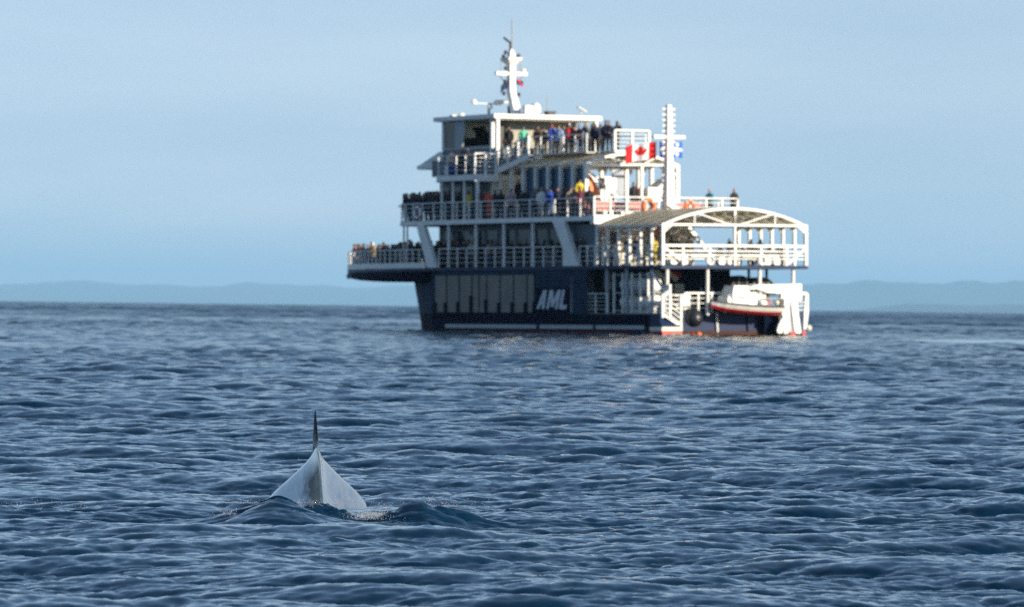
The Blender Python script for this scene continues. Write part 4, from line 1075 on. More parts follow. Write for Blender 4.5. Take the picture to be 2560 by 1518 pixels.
# dark spray hoods stored on the starboard side of the main deck
for i, (v0_, v1_, top, mat, l) in enumerate(((6.4, 8.1, 3.55, CANVAS, 'black canvas spray hood standing behind the davit boom'), (7.9, 9.7, 3.45, CANVASG, 'grey canvas spray hood with clear panel at the starboard side'))):
    t = empty('spray_hood'); tag(t, l, 'spray hood', 'spray hoods on the main deck')
    P1('canvas', mat, lambda mb: mb.loft([[(u, v0_ + (v1_ - v0_) * (0.5 - 0.5 * math.cos(q) * s), 2.45 + (top - 2.45) * math.sin(q) ** 0.7 * s2) for q in [math.pi * j / 12 for j in range(13)]] for u, s, s2 in ((2.2, 0.96, 0.98), (2.3, 1.0, 1.0), (3.6, 1.0, 0.98), (3.7, 0.95, 0.9))], False, False), t)
    P1('front_panel', mat if i == 0 else CANVASG, lambda mb: mb.prism([(v0_ + (v1_ - v0_) * (0.5 - 0.48 * math.cos(q)), 2.45 + (top - 2.45) * math.sin(q) ** 0.7 * 0.95) for q in [math.pi * j / 12 for j in range(13)]], 'u', 2.32, 2.35), t)
    P1('base_board', CANVAS, lambda mb: mb.box(2.1, 3.8, v0_ - 0.5 if i == 0 else v0_, v1_, 2.38, 2.46), t)
    for q in (0.5, 1.3, 2.1):
        P1('bow_tube', STEEL, lambda mb: mb.tube([(2.18, v0_ + (v1_ - v0_) * (0.5 - 0.5 * math.cos(q)), 2.46), (2.18, v0_ + (v1_ - v0_) * (0.5 - 0.4 * math.cos(q)), 2.46 + (top - 2.45) * math.sin(q) ** 0.7 * 0.97)], 0.03, 5), t)
    for u in (2.3, 3.6):
        P1('leg', DARK, lambda mb: mb.box(u - 0.05, u + 0.05, (v0_ + v1_) / 2 - 0.5, (v0_ + v1_) / 2 + 0.5, 1.311, 2.38), t)
    settle(t)

# lifebuoys
def lifebuoy(c, axis, mat, label, R=0.30, r=0.085, band=WHITE):
    t = empty('lifebuoy'); tag(t, label, 'lifebuoy', 'lifebuoys hung round the ferry')
    P1('ring', mat, lambda mb: mb.torus(c, R, r, axis, 20, 8), t)
    for q in (0.785, 2.356, 3.927, 5.498):
        d = {'u': (0, math.cos(q) * R, math.sin(q) * R), 'v': (math.cos(q) * R, 0, math.sin(q) * R)}[axis]
        P1('band', band, lambda mb: mb.sphere((c[0] + d[0], c[1] + d[1], c[2] + d[2]), r * 1.12, 8, 6), t)
    settle(t)
for z in (t for t in ()): pass
lifebuoy((7.10, 3.9, 7.72), 'u', ORANGE, 'bright orange lifebuoy on the sunlit third deck aft rail left of the signal mast', 0.38, 0.11)
lifebuoy((7.10, 6.85, 7.75), 'u', ORANGE, 'orange lifebuoy on the aft rail right of the signal mast', 0.30, 0.09)
lifebuoy((27.4, -0.08, 7.62), 'v', FLAGWHITE, 'white and red lifebuoy on the shaded front rail of the third deck', 0.34, 0.10, FLAGRED)
lifebuoy((-0.06, 3.43, 4.42), 'u', WHITE, 'white ring lifebuoy at the foot of the stern rail in the port half', 0.24, 0.07)
lifebuoy((-0.06, 7.13, 4.42), 'u', WHITE, 'white ring lifebuoy at the foot of the stern rail in the starboard half', 0.24, 0.07)
lifebuoy((6.6, 0.5, 6.25), 'u', ORANGE, 'orange lifebuoy hung under the forward end of the lower canopy', 0.20, 0.07)
lifebuoy((5.4, 3.4, 6.2), 'u', ORANGE, 'orange and white lifebuoy hung deep under the stern canopy', 0.22, 0.07)
def hang_lamp(u, v, w, label):
    o = P1('hanging_lamp', WHITE, lambda mb: (mb.sphere((u, v, w), 0.2, 10, 7), mb.tube([(u, v, w + .18), (u, v, w + .4)], .03, 5)))
    settle(o); tag(o, label, 'lamp')
hang_lamp(3.9, 0.35, 6.2, 'round white lamp hanging under the port edge of the lower canopy')
# orange cover and bags near the canopy leg
o = P1('orange_cover', ORANGE, lambda mb: mb.loft([[(11.6 + x * a, 2.55 + y * a + d, w) for x, y in ((-1, -1), (1, -1), (1, 1), (-1, 1))] for w, a, d in ((8.2, 0.42, 0.1), (8.9, 0.38, 0.05), (9.5, 0.2, -0.1), (9.75, 0.06, -0.15))])); settle(o); tag(o, 'orange tarpaulin cover peaked behind the port leg of the mid canopy', 'cover')
o = P1('cover_stand', WHITE, lambda mb: mb.box(11.2, 12.1, 2.2, 3.2, 7.11, 8.2)); 
o = P1('shoulder_bag', YELLOW, lambda mb: mb.loft([[(22.02 + x * a, 0.44 + y * .09, w) for x, y in ((-1, -1), (1, -1), (1, 1), (-1, 1))] for w, a in ((7.98, 0.12), (8.1, 0.17), (8.5, 0.17), (8.66, 0.1))])); settle(o); tag(o, 'orange yellow shoulder bag beside the sunlit post on the third deck', 'bag')
for i, u in enumerate((24.6, 23.2, 21.6)):
    pass

# flags
def in_poly(x, y, poly):
    c = False; j = len(poly) - 1
    for i in range(len(poly)):
        if (poly[i][1] > y) != (poly[j][1] > y) and x < (poly[j][0] - poly[i][0]) * (y - poly[i][1]) / (poly[j][1] - poly[i][1]) + poly[i][0]: c = not c
        j = i
    return c
half_leaf = [(0, .50), (.09, .33), (.18, .36), (.13, .14), (.24, .25), (.27, .19), (.40, .21), (.36, .10), (.42, .05), (.22, -.12), (.25, -.20), (.03, -.17), (.03, -.45)]
LEAF = half_leaf + [(-x, y) for x, y in half_leaf[::-1]]
def canada(x, y):            # x 0..2 from hoist, y 0..1
    if x < .5 or x > 1.5: return 0
    return 0 if in_poly((x - 1.0), (y - .5) * 1.08, LEAF) else 1
def lily(x, y):
    x = abs(x)
    if x < .07 and -.45 < y < .48 - x * 2: return True
    if abs(y + .12) < .05 and x < .20: return True
    if .07 <= x < .30 and -.12 < y < .30 and abs(math.hypot(x - .17, y - .10) - .12) < .055: return True
    return False
def quebec(x, y):            # x 0..1.5
    if abs(y - .5) < .10 or abs(x - .75) < .10: return 1
    cx = .325 if x < .75 else 1.175; cy = .2 if y < .5 else .8
    return 1 if lily((x - cx) / .40, (y - cy) / .40) else 0
def flag(name, fn, mats, hoist, direc, ratio, height, nx, ny, sag, label, wave):
    mb = MB()
    hx = Vector(direc).normalized(); V = []
    side = Vector((-hx.y, hx.x, 0))
    for th in (0, 1):
        for j in range(ny + 1):
            for i in range(nx + 1):
                s = i / nx * ratio * height; t = j / ny
                off = wave[0] * math.sin(s * wave[1] + t * 0.9 + wave[2]) * min(1, s / 0.4)
                p = Vector(hoist) + hx * (s * 0.965) + Vector((0, 0, (t - 0.5) * height * (1 - 0.06 * math.sin(s * 2.2)) - sag * (s / (ratio * height)) ** 1.5 + 0.025 * math.sin(s * 5))) + side * (off + 0.006 * th)
                V.append(tuple(p))
    n1 = (nx + 1) * (ny + 1); F = []; MI = []
    for th in (0, 1):
        for j in range(ny):
            for i in range(nx):
                a = th * n1 + j * (nx + 1) + i
                F.append((a, a + 1, a + nx + 2, a + nx + 1)); MI.append(fn((i + .5) / nx * ratio, (j + .5) / ny))
    mb.add(V, F); mb.m = MI; mb.smooth = True
    o = P1(name, mats, lambda m2: (m2.add([(v[0], -(-v[1]), v[2]) for v in V], F), setattr(m2, 'm', MI), setattr(m2, 'smooth', True)))
    settle(o); tag(o, label, 'flag')
    return o
flag('flag', canada, [FLAGRED, FLAGWHITE], (7.55, 4.72, 11.08), (0.25, -0.97, 0.0), 2.0, 1.02, 84, 42, 0.32, 'red and white Canadian flag with maple leaf flying left of the signal mast', (0.11, 5.4, 0.3))
flag('flag', quebec, [FLAGBLUE, FLAGWHITE], (7.3, 6.45, 11.12), (0.25, -0.97, 0.0), 1.5, 0.98, 84, 56, 0.0, 'blue flag with white cross and lilies partly behind the signal mast', (0.06, 4.0, 1.0))
flag('flag', lambda x, y: 0, [NAVY], (24.6, 4.95, 15.75), (0.1, -0.85, -0.35), 1.25, 0.50, 10, 8, 0.15, 'small dark navy flag on the left side of the main mast', (0.05, 6.0, 0.0))
flag('flag', lambda x, y: 1 if abs(x - y * 1.2) < .28 else 0, [NAVY, FLAGRED], (24.6, 6.05, 15.78), (0.1, -0.8, 0.15), 1.7, 0.34, 16, 10, -0.05, 'small red and dark signal flag on the right side of the main mast', (0.04, 6.0, 0.8))

# ------------------------------------------------------------------ people
def build_body(pose):
    """one continuous figure, facing +x, feet at z = 0; returns meshes for body, jacket, trousers, shoes, hair"""
    V = []; R = []; E = []; kind = []
    def add(p, r, parent, k):
        V.append(p); R.append(r); kind.append(k)
        if parent is not None: E.append((parent, len(V) - 1))
        return len(V) - 1
    sit = pose == 'sit'
    pz = 0.50 if sit else 0.94
    lean = {'stand': 0.02, 'lean': 0.10, 'look': 0.04, 'sit': 0.02}[pose]
    pel = add((0, 0, pz), (0.155, 0.13), None, 'hip')
    wst = add((lean * 0.4, 0, pz + 0.17), (0.15, 0.115), pel, 'torso')
    cst = add((lean, 0, pz + 0.38), (0.18, 0.125), wst, 'torso')
    col = add((lean * 1.25, 0, pz + 0.50), (0.10, 0.08), cst, 'torso')
    nck = add((lean * 1.35 + 0.01, 0, pz + 0.575), (0.054, 0.054), col, 'neck')
    hd0 = add((lean * 1.5 + 0.03, 0, pz + 0.66), (0.072, 0.082), nck, 'head')
    hd1 = add((lean * 1.5 + 0.025, 0, pz + 0.735), (0.078, 0.092), hd0, 'head')
    hd2 = add((lean * 1.5 + 0.012, 0, pz + 0.80), (0.062, 0.074), hd1, 'head')
    add((lean * 1.5 + 0.008, 0, pz + 0.835), (0.026, 0.032), hd2, 'head')
    add((lean * 1.5 + 0.128, 0, pz + 0.675), (0.012, 0.014), hd0, 'head')      # nose
    for s in (-1, 1):
        sh = add((lean * 1.2, s * 0.175, pz + 0.455), (0.068, 0.068), col, 'arm')
        if pose == 'stand':
            el, wr, pm = (-0.02, s * 0.235, pz + 0.18), (0.10, s * 0.22, pz - 0.03), (0.13, s * 0.21, pz - 0.09)
        elif pose == 'lean':
            el, wr, pm = (0.14, s * 0.24, pz + 0.19), (0.36, s * 0.15, pz + 0.15), (0.43, s * 0.12, pz + 0.15)
        elif pose == 'look':
            el, wr, pm = (0.20, s * 0.24, pz + 0.30), (0.23, s * 0.09, pz + 0.56), (0.22, s * 0.065, pz + 0.63)
        else:
            el, wr, pm = (0.05, s * 0.23, pz + 0.20), (0.27, s * 0.13, pz + 0.12), (0.34, s * 0.10, pz + 0.11)
        e_ = add(el, (0.052, 0.052), sh, 'arm')
        w_ = add(wr, (0.036, 0.036), e_, 'arm')
        p_ = add(pm, (0.034, 0.022), w_, 'hand')
        d = (Vector(pm) - Vector(wr)).normalized(); side = Vector((0, 1, 0)).cross(d)
        for i, (o_, l) in enumerate(((-0.03, 0.062), (-0.010, 0.078), (0.010, 0.082), (0.03, 0.072))):
            b = Vector(pm) + d * 0.045 + side * o_
            f1 = add(tuple(b), (0.0095, 0.0095), p_, 'hand')
            f2 = add(tuple(b + d * l * 0.5 + Vector((0.006, -s * 0.006, 0))), (0.009, 0.009), f1, 'hand')
            add(tuple(b + d * l * 0.85 + Vector((0.018, -s * 0.016, 0))), (0.0075, 0.0075), f2, 'hand')
        t1 = add(tuple(Vector(pm) - side * 0.036 - d * 0.005), (0.012, 0.012), p_, 'hand')
        add(tuple(Vector(pm) - side * 0.062 + d * 0.035), (0.0095, 0.0095), t1, 'hand')
        hp = add((0.0, s * 0.10, pz - 0.05), (0.10, 0.098), pel, 'leg')
        if sit:
            kn, an, to = (0.42, s * 0.12, pz - 0.02), (0.44, s * 0.12, 0.09), (0.58, s * 0.13, 0.04)
        else:
            kn, an, to = (0.025, s * 0.105, 0.49), (-0.02, s * 0.115, 0.095), (0.13, s * 0.13, 0.040)
        k_ = add(kn, (0.066, 0.066), hp, 'leg')
        a_ = add(an, (0.044, 0.044), k_, 'foot')
        add(to, (0.042, 0.034), a_, 'foot')
    me = bpy.data.meshes.new('skeleton'); me.from_pydata(V, E, [])
    o = bpy.data.objects.new('skeleton', me); COL.objects.link(o)
    md = o.modifiers.new('skin', 'SKIN'); md.use_smooth_shade = True; md.branch_smoothing = 0.2
    for i, r in enumerate(R):
        me.skin_vertices[0].data[i].radius = r
        me.skin_vertices[0].data[i].use_root = (i == 0)
    sb = o.modifiers.new('sub', 'SUBSURF'); sb.levels = 1
    dg = bpy.context.evaluated_depsgraph_get()
    body = bpy.data.meshes.new_from_object(o.evaluated_get(dg))
    bpy.data.objects.remove(o)
    body.name = 'person'
    body.polygons.foreach_set('use_smooth', [True] * len(body.polygons))
    segs = [(np.array(V[a]), np.array(V[b]), kind[b], (max(R[a]) + max(R[b])) / 2) for a, b in E]
    def cls(p):
        best = None
        for a, b, k, r in segs:
            ab = b - a; t = max(0, min(1, float(np.dot(p - a, ab) / (np.dot(ab, ab) + 1e-9))))
            d = np.linalg.norm(p - a - ab * t) - r
            if best is None or d < best[0]: best = (d, k)
        return best[1]
    ks = [cls(np.array(p.center)) for p in body.polygons]
    hz_ = pz + 0.70
    def shell(name, kinds, off, test=None):
        mb = MB(False); idx = {}; vs = []; fs = []
        for p, k in zip(body.polygons, ks):
            if k not in kinds or (test and not test(p.center, k)): continue
            f = []
            for vi in p.vertices:
                if vi not in idx:
                    idx[vi] = len(vs); v = body.vertices[vi]; vs.append(tuple(v.co + v.normal * off))
                f.append(idx[vi])
            fs.append(f)
        m_ = bpy.data.meshes.new(name); m_.from_pydata(vs, [], fs)
        m_.polygons.foreach_set('use_smooth', [True] * len(m_.polygons))
        return m_
    wl = pz - 0.02
    jacket = shell('jacket', ('torso', 'arm', 'hip', 'leg', 'neck'), 0.022, lambda c, k: (k in ('torso', 'arm')) or (k in ('hip', 'leg') and c.z > pz - 0.10 and not (sit and c.x > 0.12)) or (k == 'neck' and c.z < pz + 0.53))
    trousers = shell('trousers', ('hip', 'leg', 'foot'), 0.014, lambda c, k: c.z < pz + 0.06 and not (k == 'foot' and c.z < 0.11))
    shoes = [shell('shoe', ('foot',), 0.008, lambda c, k, s_=s_: c.z < 0.14 and c.y * s_ > 0) for s_ in (-1, 1)]
    hair = shell('hair', ('head',), 0.016, lambda c, k: c.z > pz + 0.752 or (c.x < lean * 1.5 + 0.012 and c.z > pz + 0.63))
    for m_ in (body, jacket, trousers, hair, *shoes): m_.materials.append(DARK)
    return body, jacket, trousers, hair, *shoes

CLOTH = {}
def cloth(k):
    if k in CLOTH: return CLOTH[k]
    cols = dict(rust=(.22, .05, .03), black=(.010, .010, .013), brown=(.045, .024, .014), navy=(.010, .016, .045), grey=(.22, .22, .22), white=(.78, .77, .74), mustard=(.38, .22, .05), brownc=(.075, .042, .024),
                grey2=(.13, .14, .15), palegrey=(.42, .42, .38), tan=(.40, .31, .22), blue=(.03, .07, .20), yellow=(.62, .47, .03), green=(.02, .05, .02), denim=(.16, .22, .34), plum=(.12, .02, .035), orange=(.62, .12, .05),
                pinkish=(.42, .27, .29), sand=(.50, .36, .27), blond=(.42, .30, .15), royal=(.02, .07, .42), red=(.48, .025, .03), teal=(.02, .20, .30), cream=(.70, .55, .42), mint=(.12, .55, .36), redcap=(.5, .02, .03),
                lightblue=(.30, .42, .62), redtop=(.42, .015, .02), bald=(.40, .23, .17), skin=(.36, .21, .155))
    m = paint('cloth_' + k if k not in ('skin', 'bald') else 'skin_' + k, cols[k], 0.75 if k not in ('skin', 'bald') else 0.5, 0.15, 6)
    CLOTH[k] = m
    return m
BODIES = {p: build_body(p) for p in ('stand', 'lean', 'look', 'sit')}
def person(u, v, deck, pose, top, legs, hair, label, turn, group, height):
    ms = BODIES[pose]
    o = bpy.data.objects.new('person', ms[0]); COL.objects.link(o)
    s = height / 1.77
    o.matrix_world = FERRY_M @ Matrix.Translation((u, -v, deck)) @ Matrix.Rotation(math.radians(148) + turn, 4, 'Z') @ Matrix.Scale(s, 4)
    mats = (cloth('skin'), cloth(top), cloth(legs), cloth(hair), cloth('black'), cloth('black'))
    for i, me in enumerate(ms):
        c = o
        if i:
            c = bpy.data.objects.new(me.name.split('.')[0], me); COL.objects.link(c); c.parent = o
        c.material_slots[0].link = 'OBJECT'
        c.material_slots[0].material = mats[i]
    tag(o, label, 'person', group)
    return o
PEOPLE = [
 (44.68, 5.6, 4.12, 'lean', 'black', 'black', 'black', 'first dark jacketed person counted from the bow tip along the bow rail', -0.7714985988042607, 'passengers at the bow rail', 1.7069201262132574),
 (44.31, 5.2, 4.12, 'stand', 'rust', 'black', 'brown', 'person in rust red top at the very tip of the bow', -0.9999478165226613, 'passengers at the bow rail', 1.72),
 (43.88, 5.6, 4.12, 'stand', 'black', 'black', 'black', 'second dark jacketed person counted from the bow tip along the bow rail', -1.679665793987537, 'passengers at the bow rail', 1.6099131492441472),
 (43.07, 5.0, 4.12, 'look', 'grey', 'black', 'grey', 'person in pale grey hat just behind the bow tip', -1.1280221805291033, 'passengers at the bow rail', 1.72),
 (42.75, 4.6, 4.12, 'stand', 'navy', 'black', 'black', 'third dark jacketed person counted from the bow tip along the bow rail', -1.2404484201280745, 'passengers at the bow rail', 1.72),
 (42.57, 5.2, 4.12, 'stand', 'black', 'black', 'black', 'fourth dark jacketed person counted from the bow tip along the bow rail', -0.42970859998658784, 'passengers at the bow rail', 1.6759556106580344),
 (42.51, 5.6, 4.12, 'look', 'black', 'black', 'black', 'fifth dark jacketed person counted from the bow tip along the bow rail', -1.2135461419043698, 'passengers at the bow rail', 1.7633649663991524),
 (41.11, 4.1, 4.12, 'look', 'navy', 'navy', 'black', 'sixth dark jacketed person counted from the bow tip along the bow rail', -1.569228832021002, 'passengers at the bow rail', 1.72),
 (40.6, 4.6, 4.12, 'lean', 'navy', 'black', 'white', 'person in a white cap standing taller behind the bow rail', -1.359897664525752, 'passengers at the bow rail', 1.8),
 (39.32, 3.6, 4.12, 'stand', 'mustard', 'black', 'black', 'person in mustard jacket at the bow rail', -0.6584761277998494, 'passengers at the bow rail', 1.8),
 (39.93, 4.6, 4.12, 'look', 'black', 'black', 'black', 'seventh dark jacketed person counted from the bow tip along the bow rail', -1.0508915576152005, 'passengers at the bow rail', 1.6696666902939632),
 (39.21, 4.3, 4.12, 'look', 'black', 'black', 'black', 'eighth dark jacketed person counted from the bow tip along the bow rail', -1.1321154118757564, 'passengers at the bow rail', 1.6),
 (39.39, 4.8, 4.12, 'lean', 'navy', 'black', 'black', 'ninth dark jacketed person counted from the bow tip along the bow rail', -0.8139931467226296, 'passengers at the bow rail', 1.6518058634714727),
 (38.44, 3.6, 4.12, 'stand', 'black', 'black', 'black', 'tenth dark jacketed person counted from the bow tip along the bow rail', -1.4329163676850767, 'passengers at the bow rail', 1.6),
 (38.78, 4.2, 4.12, 'stand', 'black', 'black', 'black', 'eleventh dark jacketed person counted from the bow tip along the bow rail', -0.8379457232456482, 'passengers at the bow rail', 1.7843680322640039),
 (36.81, 3.4, 4.12, 'look', 'navy', 'black', 'black', 'twelfth dark jacketed person counted from the bow tip along the bow rail', -0.7100961229006519, 'passengers at the bow rail', 1.6),
 (36.55, 3.0, 4.12, 'look', 'black', 'navy', 'brown', 'thirteenth dark jacketed person counted from the bow tip along the bow rail', -1.1255385346047184, 'passengers at the bow rail', 1.6),
 (36.82, 3.8, 4.12, 'look', 'black', 'black', 'black', 'fourteenth dark jacketed person counted from the bow tip along the bow rail', -0.7921034909491533, 'passengers at the bow rail', 1.6264474964086317),
 (35.56, 3.2, 4.12, 'look', 'brownc', 'black', 'black', 'fifteenth dark jacketed person counted from the bow tip along the bow rail', -1.2188683414418102, 'passengers at the bow rail', 1.6),
 (35.01, 2.6, 4.12, 'stand', 'black', 'black', 'black', 'sixteenth dark jacketed person counted from the bow tip along the bow rail', -0.9543504890519965, 'passengers at the bow rail', 1.6),
 (35.23, 3.4, 4.12, 'look', 'black', 'black', 'black', 'seventeenth dark jacketed person counted from the bow tip along the bow rail', -1.692533945921991, 'passengers at the bow rail', 1.7561309706766504),
 (34.8, 2.9, 4.12, 'look', 'black', 'black', 'black', 'eighteenth dark jacketed person counted from the bow tip along the bow rail', -1.4096612547398646, 'passengers at the bow rail', 1.5939613269719506),
 (33.64, 2.6, 4.12, 'stand', 'black', 'black', 'black', 'nineteenth dark jacketed person counted from the bow tip along the bow rail', -1.4678480650567365, 'passengers at the bow rail', 1.72),
 (33.09, 2.0, 4.12, 'stand', 'grey2', 'navy', 'black', 'twentieth dark jacketed person counted from the bow tip along the bow rail', -0.9148756066008401, 'passengers at the bow rail', 1.6),
 (32.93, 2.3, 4.12, 'lean', 'navy', 'black', 'black', 'twenty-first dark jacketed person counted from the bow tip along the bow rail', -1.7910194901883352, 'passengers at the bow rail', 1.6739711875403986),
 (32.82, 2.8, 4.12, 'lean', 'black', 'black', 'black', 'twenty-second dark jacketed person counted from the bow tip along the bow rail', -1.7563663119734576, 'passengers at the bow rail', 1.7151971562769979),
 (31.73, 1.7, 4.12, 'look', 'grey2', 'black', 'brown', 'twenty-third dark jacketed person counted from the bow tip along the bow rail', -1.5937878483133834, 'passengers at the bow rail', 1.72),
 (31.56, 1.9, 4.12, 'stand', 'black', 'black', 'black', 'person in black standing tall under the front posts of the third deck', -0.7505438478680746, 'passengers at the bow rail', 1.86),
 (31.6, 2.4, 4.12, 'stand', 'black', 'black', 'black', 'twenty-fourth dark jacketed person counted from the bow tip along the bow rail', -0.7854457124741367, 'passengers at the bow rail', 1.6528099121241817),
 (30.95, 2.4, 4.12, 'lean', 'navy', 'black', 'black', 'twenty-fifth dark jacketed person counted from the bow tip along the bow rail', -0.38214711865888185, 'passengers at the bow rail', 1.6481274117647946),
 (30.23, 1.4, 4.12, 'lean', 'black', 'navy', 'black', 'twenty-sixth dark jacketed person counted from the bow tip along the bow rail', -1.129430984241296, 'passengers at the bow rail', 1.72),
 (30.3, 1.8, 4.12, 'look', 'black', 'black', 'brown', 'twenty-seventh dark jacketed person counted from the bow tip along the bow rail', -0.6462308508968517, 'passengers at the bow rail', 1.72),
 (29.22, 1.8, 4.12, 'stand', 'black', 'black', 'black', 'twenty-eighth dark jacketed person counted from the bow tip along the bow rail', -0.9563415553328951, 'passengers at the bow rail', 1.58690310767857),
 (28.61, 1.2, 4.12, 'lean', 'black', 'black', 'black', 'twenty-ninth dark jacketed person counted from the bow tip along the bow rail', -0.8687401576999013, 'passengers at the bow rail', 1.72),
 (26.81, 0.7, 4.12, 'lean', 'black', 'black', 'black', 'first dark figure from the left beside the second deck windows', -0.48418422971452896, 'passengers in the shade of the second deck', 1.72),
 (26.91, 1.0, 4.12, 'lean', 'grey2', 'black', 'black', 'second dark figure from the left beside the second deck windows', 0.3453329241305445, 'passengers in the shade of the second deck', 1.7191300476803941),
 (26.53, 1.15, 4.12, 'look', 'black', 'black', 'black', 'third dark figure from the left beside the second deck windows', 0.28830272506862875, 'passengers in the shade of the second deck', 1.7881242510847928),
 (26.36, 0.9, 4.12, 'stand', 'black', 'black', 'black', 'fourth dark figure from the left beside the second deck windows', -0.14730218301281472, 'passengers in the shade of the second deck', 1.72),
 (25.54, 0.7, 4.12, 'lean', 'black', 'navy', 'black', 'fifth dark figure from the left beside the second deck windows', 0.17674739674774642, 'passengers in the shade of the second deck', 1.72),
 (25.55, 1.0, 4.12, 'look', 'black', 'black', 'black', 'sixth dark figure from the left beside the second deck windows', -0.16514027176576151, 'passengers in the shade of the second deck', 1.7440622504288277),
 (24.71, 0.9, 4.12, 'lean', 'black', 'black', 'black', 'seventh dark figure from the left beside the second deck windows', -0.5500816143782965, 'passengers in the shade of the second deck', 1.72),
 (24.66, 1.1, 4.12, 'stand', 'black', 'black', 'black', 'eighth dark figure from the left beside the second deck windows', -0.15013017694120445, 'passengers in the shade of the second deck', 1.6516465746181122),
 (23.71, 0.7, 4.12, 'stand', 'black', 'black', 'black', 'ninth dark figure from the left beside the second deck windows', -0.7321026804460733, 'passengers in the shade of the second deck', 1.72),
 (23.56, 0.9, 4.12, 'lean', 'navy', 'black', 'black', 'tenth dark figure from the left beside the second deck windows', 0.5884464542843559, 'passengers in the shade of the second deck', 1.72),
 (23.25, 1.0, 4.12, 'lean', 'black', 'black', 'black', 'eleventh dark figure from the left beside the second deck windows', -1.1725020327258742, 'passengers in the shade of the second deck', 1.6830420687607766),
 (22.54, 0.8, 4.12, 'look', 'black', 'black', 'black', 'twelfth dark figure from the left beside the second deck windows', -1.1518730632689616, 'passengers in the shade of the second deck', 1.7231595882612514),
 (22.05, 0.7, 4.12, 'lean', 'palegrey', 'black', 'grey', 'person in pale grey coat at the shaded second-deck rail', -0.2978711681342533, 'passengers in the shade of the second deck', 1.72),
 (21.82, 1.0, 4.12, 'look', 'navy', 'black', 'black', 'thirteenth dark figure from the left beside the second deck windows', -1.0558067744934647, 'passengers in the shade of the second deck', 1.7254682218021913),
 (20.77, 0.7, 4.12, 'lean', 'black', 'black', 'black', 'fourteenth dark figure from the left beside the second deck windows', 0.43027535529146066, 'passengers in the shade of the second deck', 1.6705153966082096),
 (20.11, 0.7, 4.12, 'lean', 'tan', 'blue', 'grey', 'person in tan jacket and blue jeans at the shaded second-deck rail', 0.7338550822535281, 'passengers in the shade of the second deck', 1.72),
 (19.68, 0.9, 4.12, 'lean', 'grey2', 'black', 'black', 'fifteenth dark figure from the left beside the second deck windows', 0.6346554262841626, 'passengers in the shade of the second deck', 1.72),
 (18.57, 0.9, 4.12, 'look', 'black', 'black', 'black', 'sixteenth dark figure from the left beside the second deck windows', 0.5712822942048823, 'passengers in the shade of the second deck', 1.6044364937981621),
 (17.62, 0.8, 4.12, 'stand', 'black', 'black', 'black', 'seventeenth dark figure from the left beside the second deck windows', 1.1119333929270174, 'passengers in the shade of the second deck', 1.650224455636694),
 (16.97, 1.0, 4.12, 'lean', 'black', 'black', 'black', 'eighteenth dark figure from the left beside the second deck windows', 0.22241250159957393, 'passengers in the shade of the second deck', 1.6640050771496013),
 (15.83, 0.8, 4.12, 'lean', 'navy', 'black', 'black', 'nineteenth dark figure from the left beside the second deck windows', -0.4495904131274141, 'passengers in the shade of the second deck', 1.6738307950553908),
 (14.76, 0.9, 4.12, 'look', 'black', 'black', 'black', 'twentieth dark figure from the left beside the second deck windows', -0.47903046392258564, 'passengers in the shade of the second deck', 1.6754320682657835),
 (11.97, 0.7, 4.12, 'lean', 'black', 'black', 'black', 'person in black half behind the slanted aft brace', -0.19553721694050774, 'passengers in the shade of the second deck', 1.72),
 (34.58, 3.4, 7.1, 'lean', 'brownc', 'navy', 'black', 'first dark jacketed person from the left at the third deck front', -1.321249835839731, 'passengers at the front of the third deck', 1.7600573670096373),
 (33.44, 2.6, 7.1, 'stand', 'navy', 'navy', 'black', 'second dark jacketed person from the left at the third deck front', -1.530010971957579, 'passengers at the front of the third deck', 1.86),
 (33.67, 3.1, 7.1, 'lean', 'grey2', 'navy', 'black', 'third dark jacketed person from the left at the third deck front', -1.2302881523133538, 'passengers at the front of the third deck', 1.8809469719170313),
 (33.13, 2.9, 7.1, 'stand', 'navy', 'navy', 'black', 'fourth dark jacketed person from the left at the third deck front', -1.1664948088337022, 'passengers at the front of the third deck', 1.86),
 (32.2, 2.1, 7.1, 'lean', 'black', 'navy', 'black', 'fifth dark jacketed person from the left at the third deck front', -0.6149190074171579, 'passengers at the front of the third deck', 1.86),
 (32.65, 3.0, 7.1, 'look', 'grey2', 'navy', 'black', 'sixth dark jacketed person from the left at the third deck front', -1.1945326697470624, 'passengers at the front of the third deck', 1.8880386799319253),
 (31.72, 2.2, 7.1, 'stand', 'navy', 'navy', 'black', 'seventh dark jacketed person from the left at the third deck front', -1.8132870158002703, 'passengers at the front of the third deck', 1.886384280620586),
 (31.25, 2.4, 7.1, 'stand', 'rust', 'navy', 'black', 'person with reddish face and rust top in the third-deck front crowd', -0.6843098663250082, 'passengers at the front of the third deck', 1.86),
 (30.57, 1.9, 7.1, 'look', 'navy', 'navy', 'black', 'eighth dark jacketed person from the left at the third deck front', -1.7734618631485617, 'passengers at the front of the third deck', 1.7696010986030672),
 (30.23, 1.4, 7.1, 'stand', 'black', 'navy', 'black', 'ninth dark jacketed person from the left at the third deck front', -1.5536557945337366, 'passengers at the front of the third deck', 1.86),
 (30.04, 2.0, 7.1, 'look', 'grey2', 'navy', 'black', 'tenth dark jacketed person from the left at the third deck front', -0.43275284695461214, 'passengers at the front of the third deck', 1.790526651753906),
 (28.58, 1.0, 7.1, 'lean', 'black', 'navy', 'black', 'eleventh dark jacketed person from the left at the third deck front', -1.347752128518894, 'passengers at the front of the third deck', 1.86),
 (28.42, 1.2, 7.1, 'stand', 'black', 'navy', 'black', 'twelfth dark jacketed person from the left at the third deck front', -1.6033783718049688, 'passengers at the front of the third deck', 1.86),
 (28.5, 1.4, 7.1, 'stand', 'black', 'navy', 'black', 'thirteenth dark jacketed person from the left at the third deck front', -0.5845072194360504, 'passengers at the front of the third deck', 1.893031392610689),
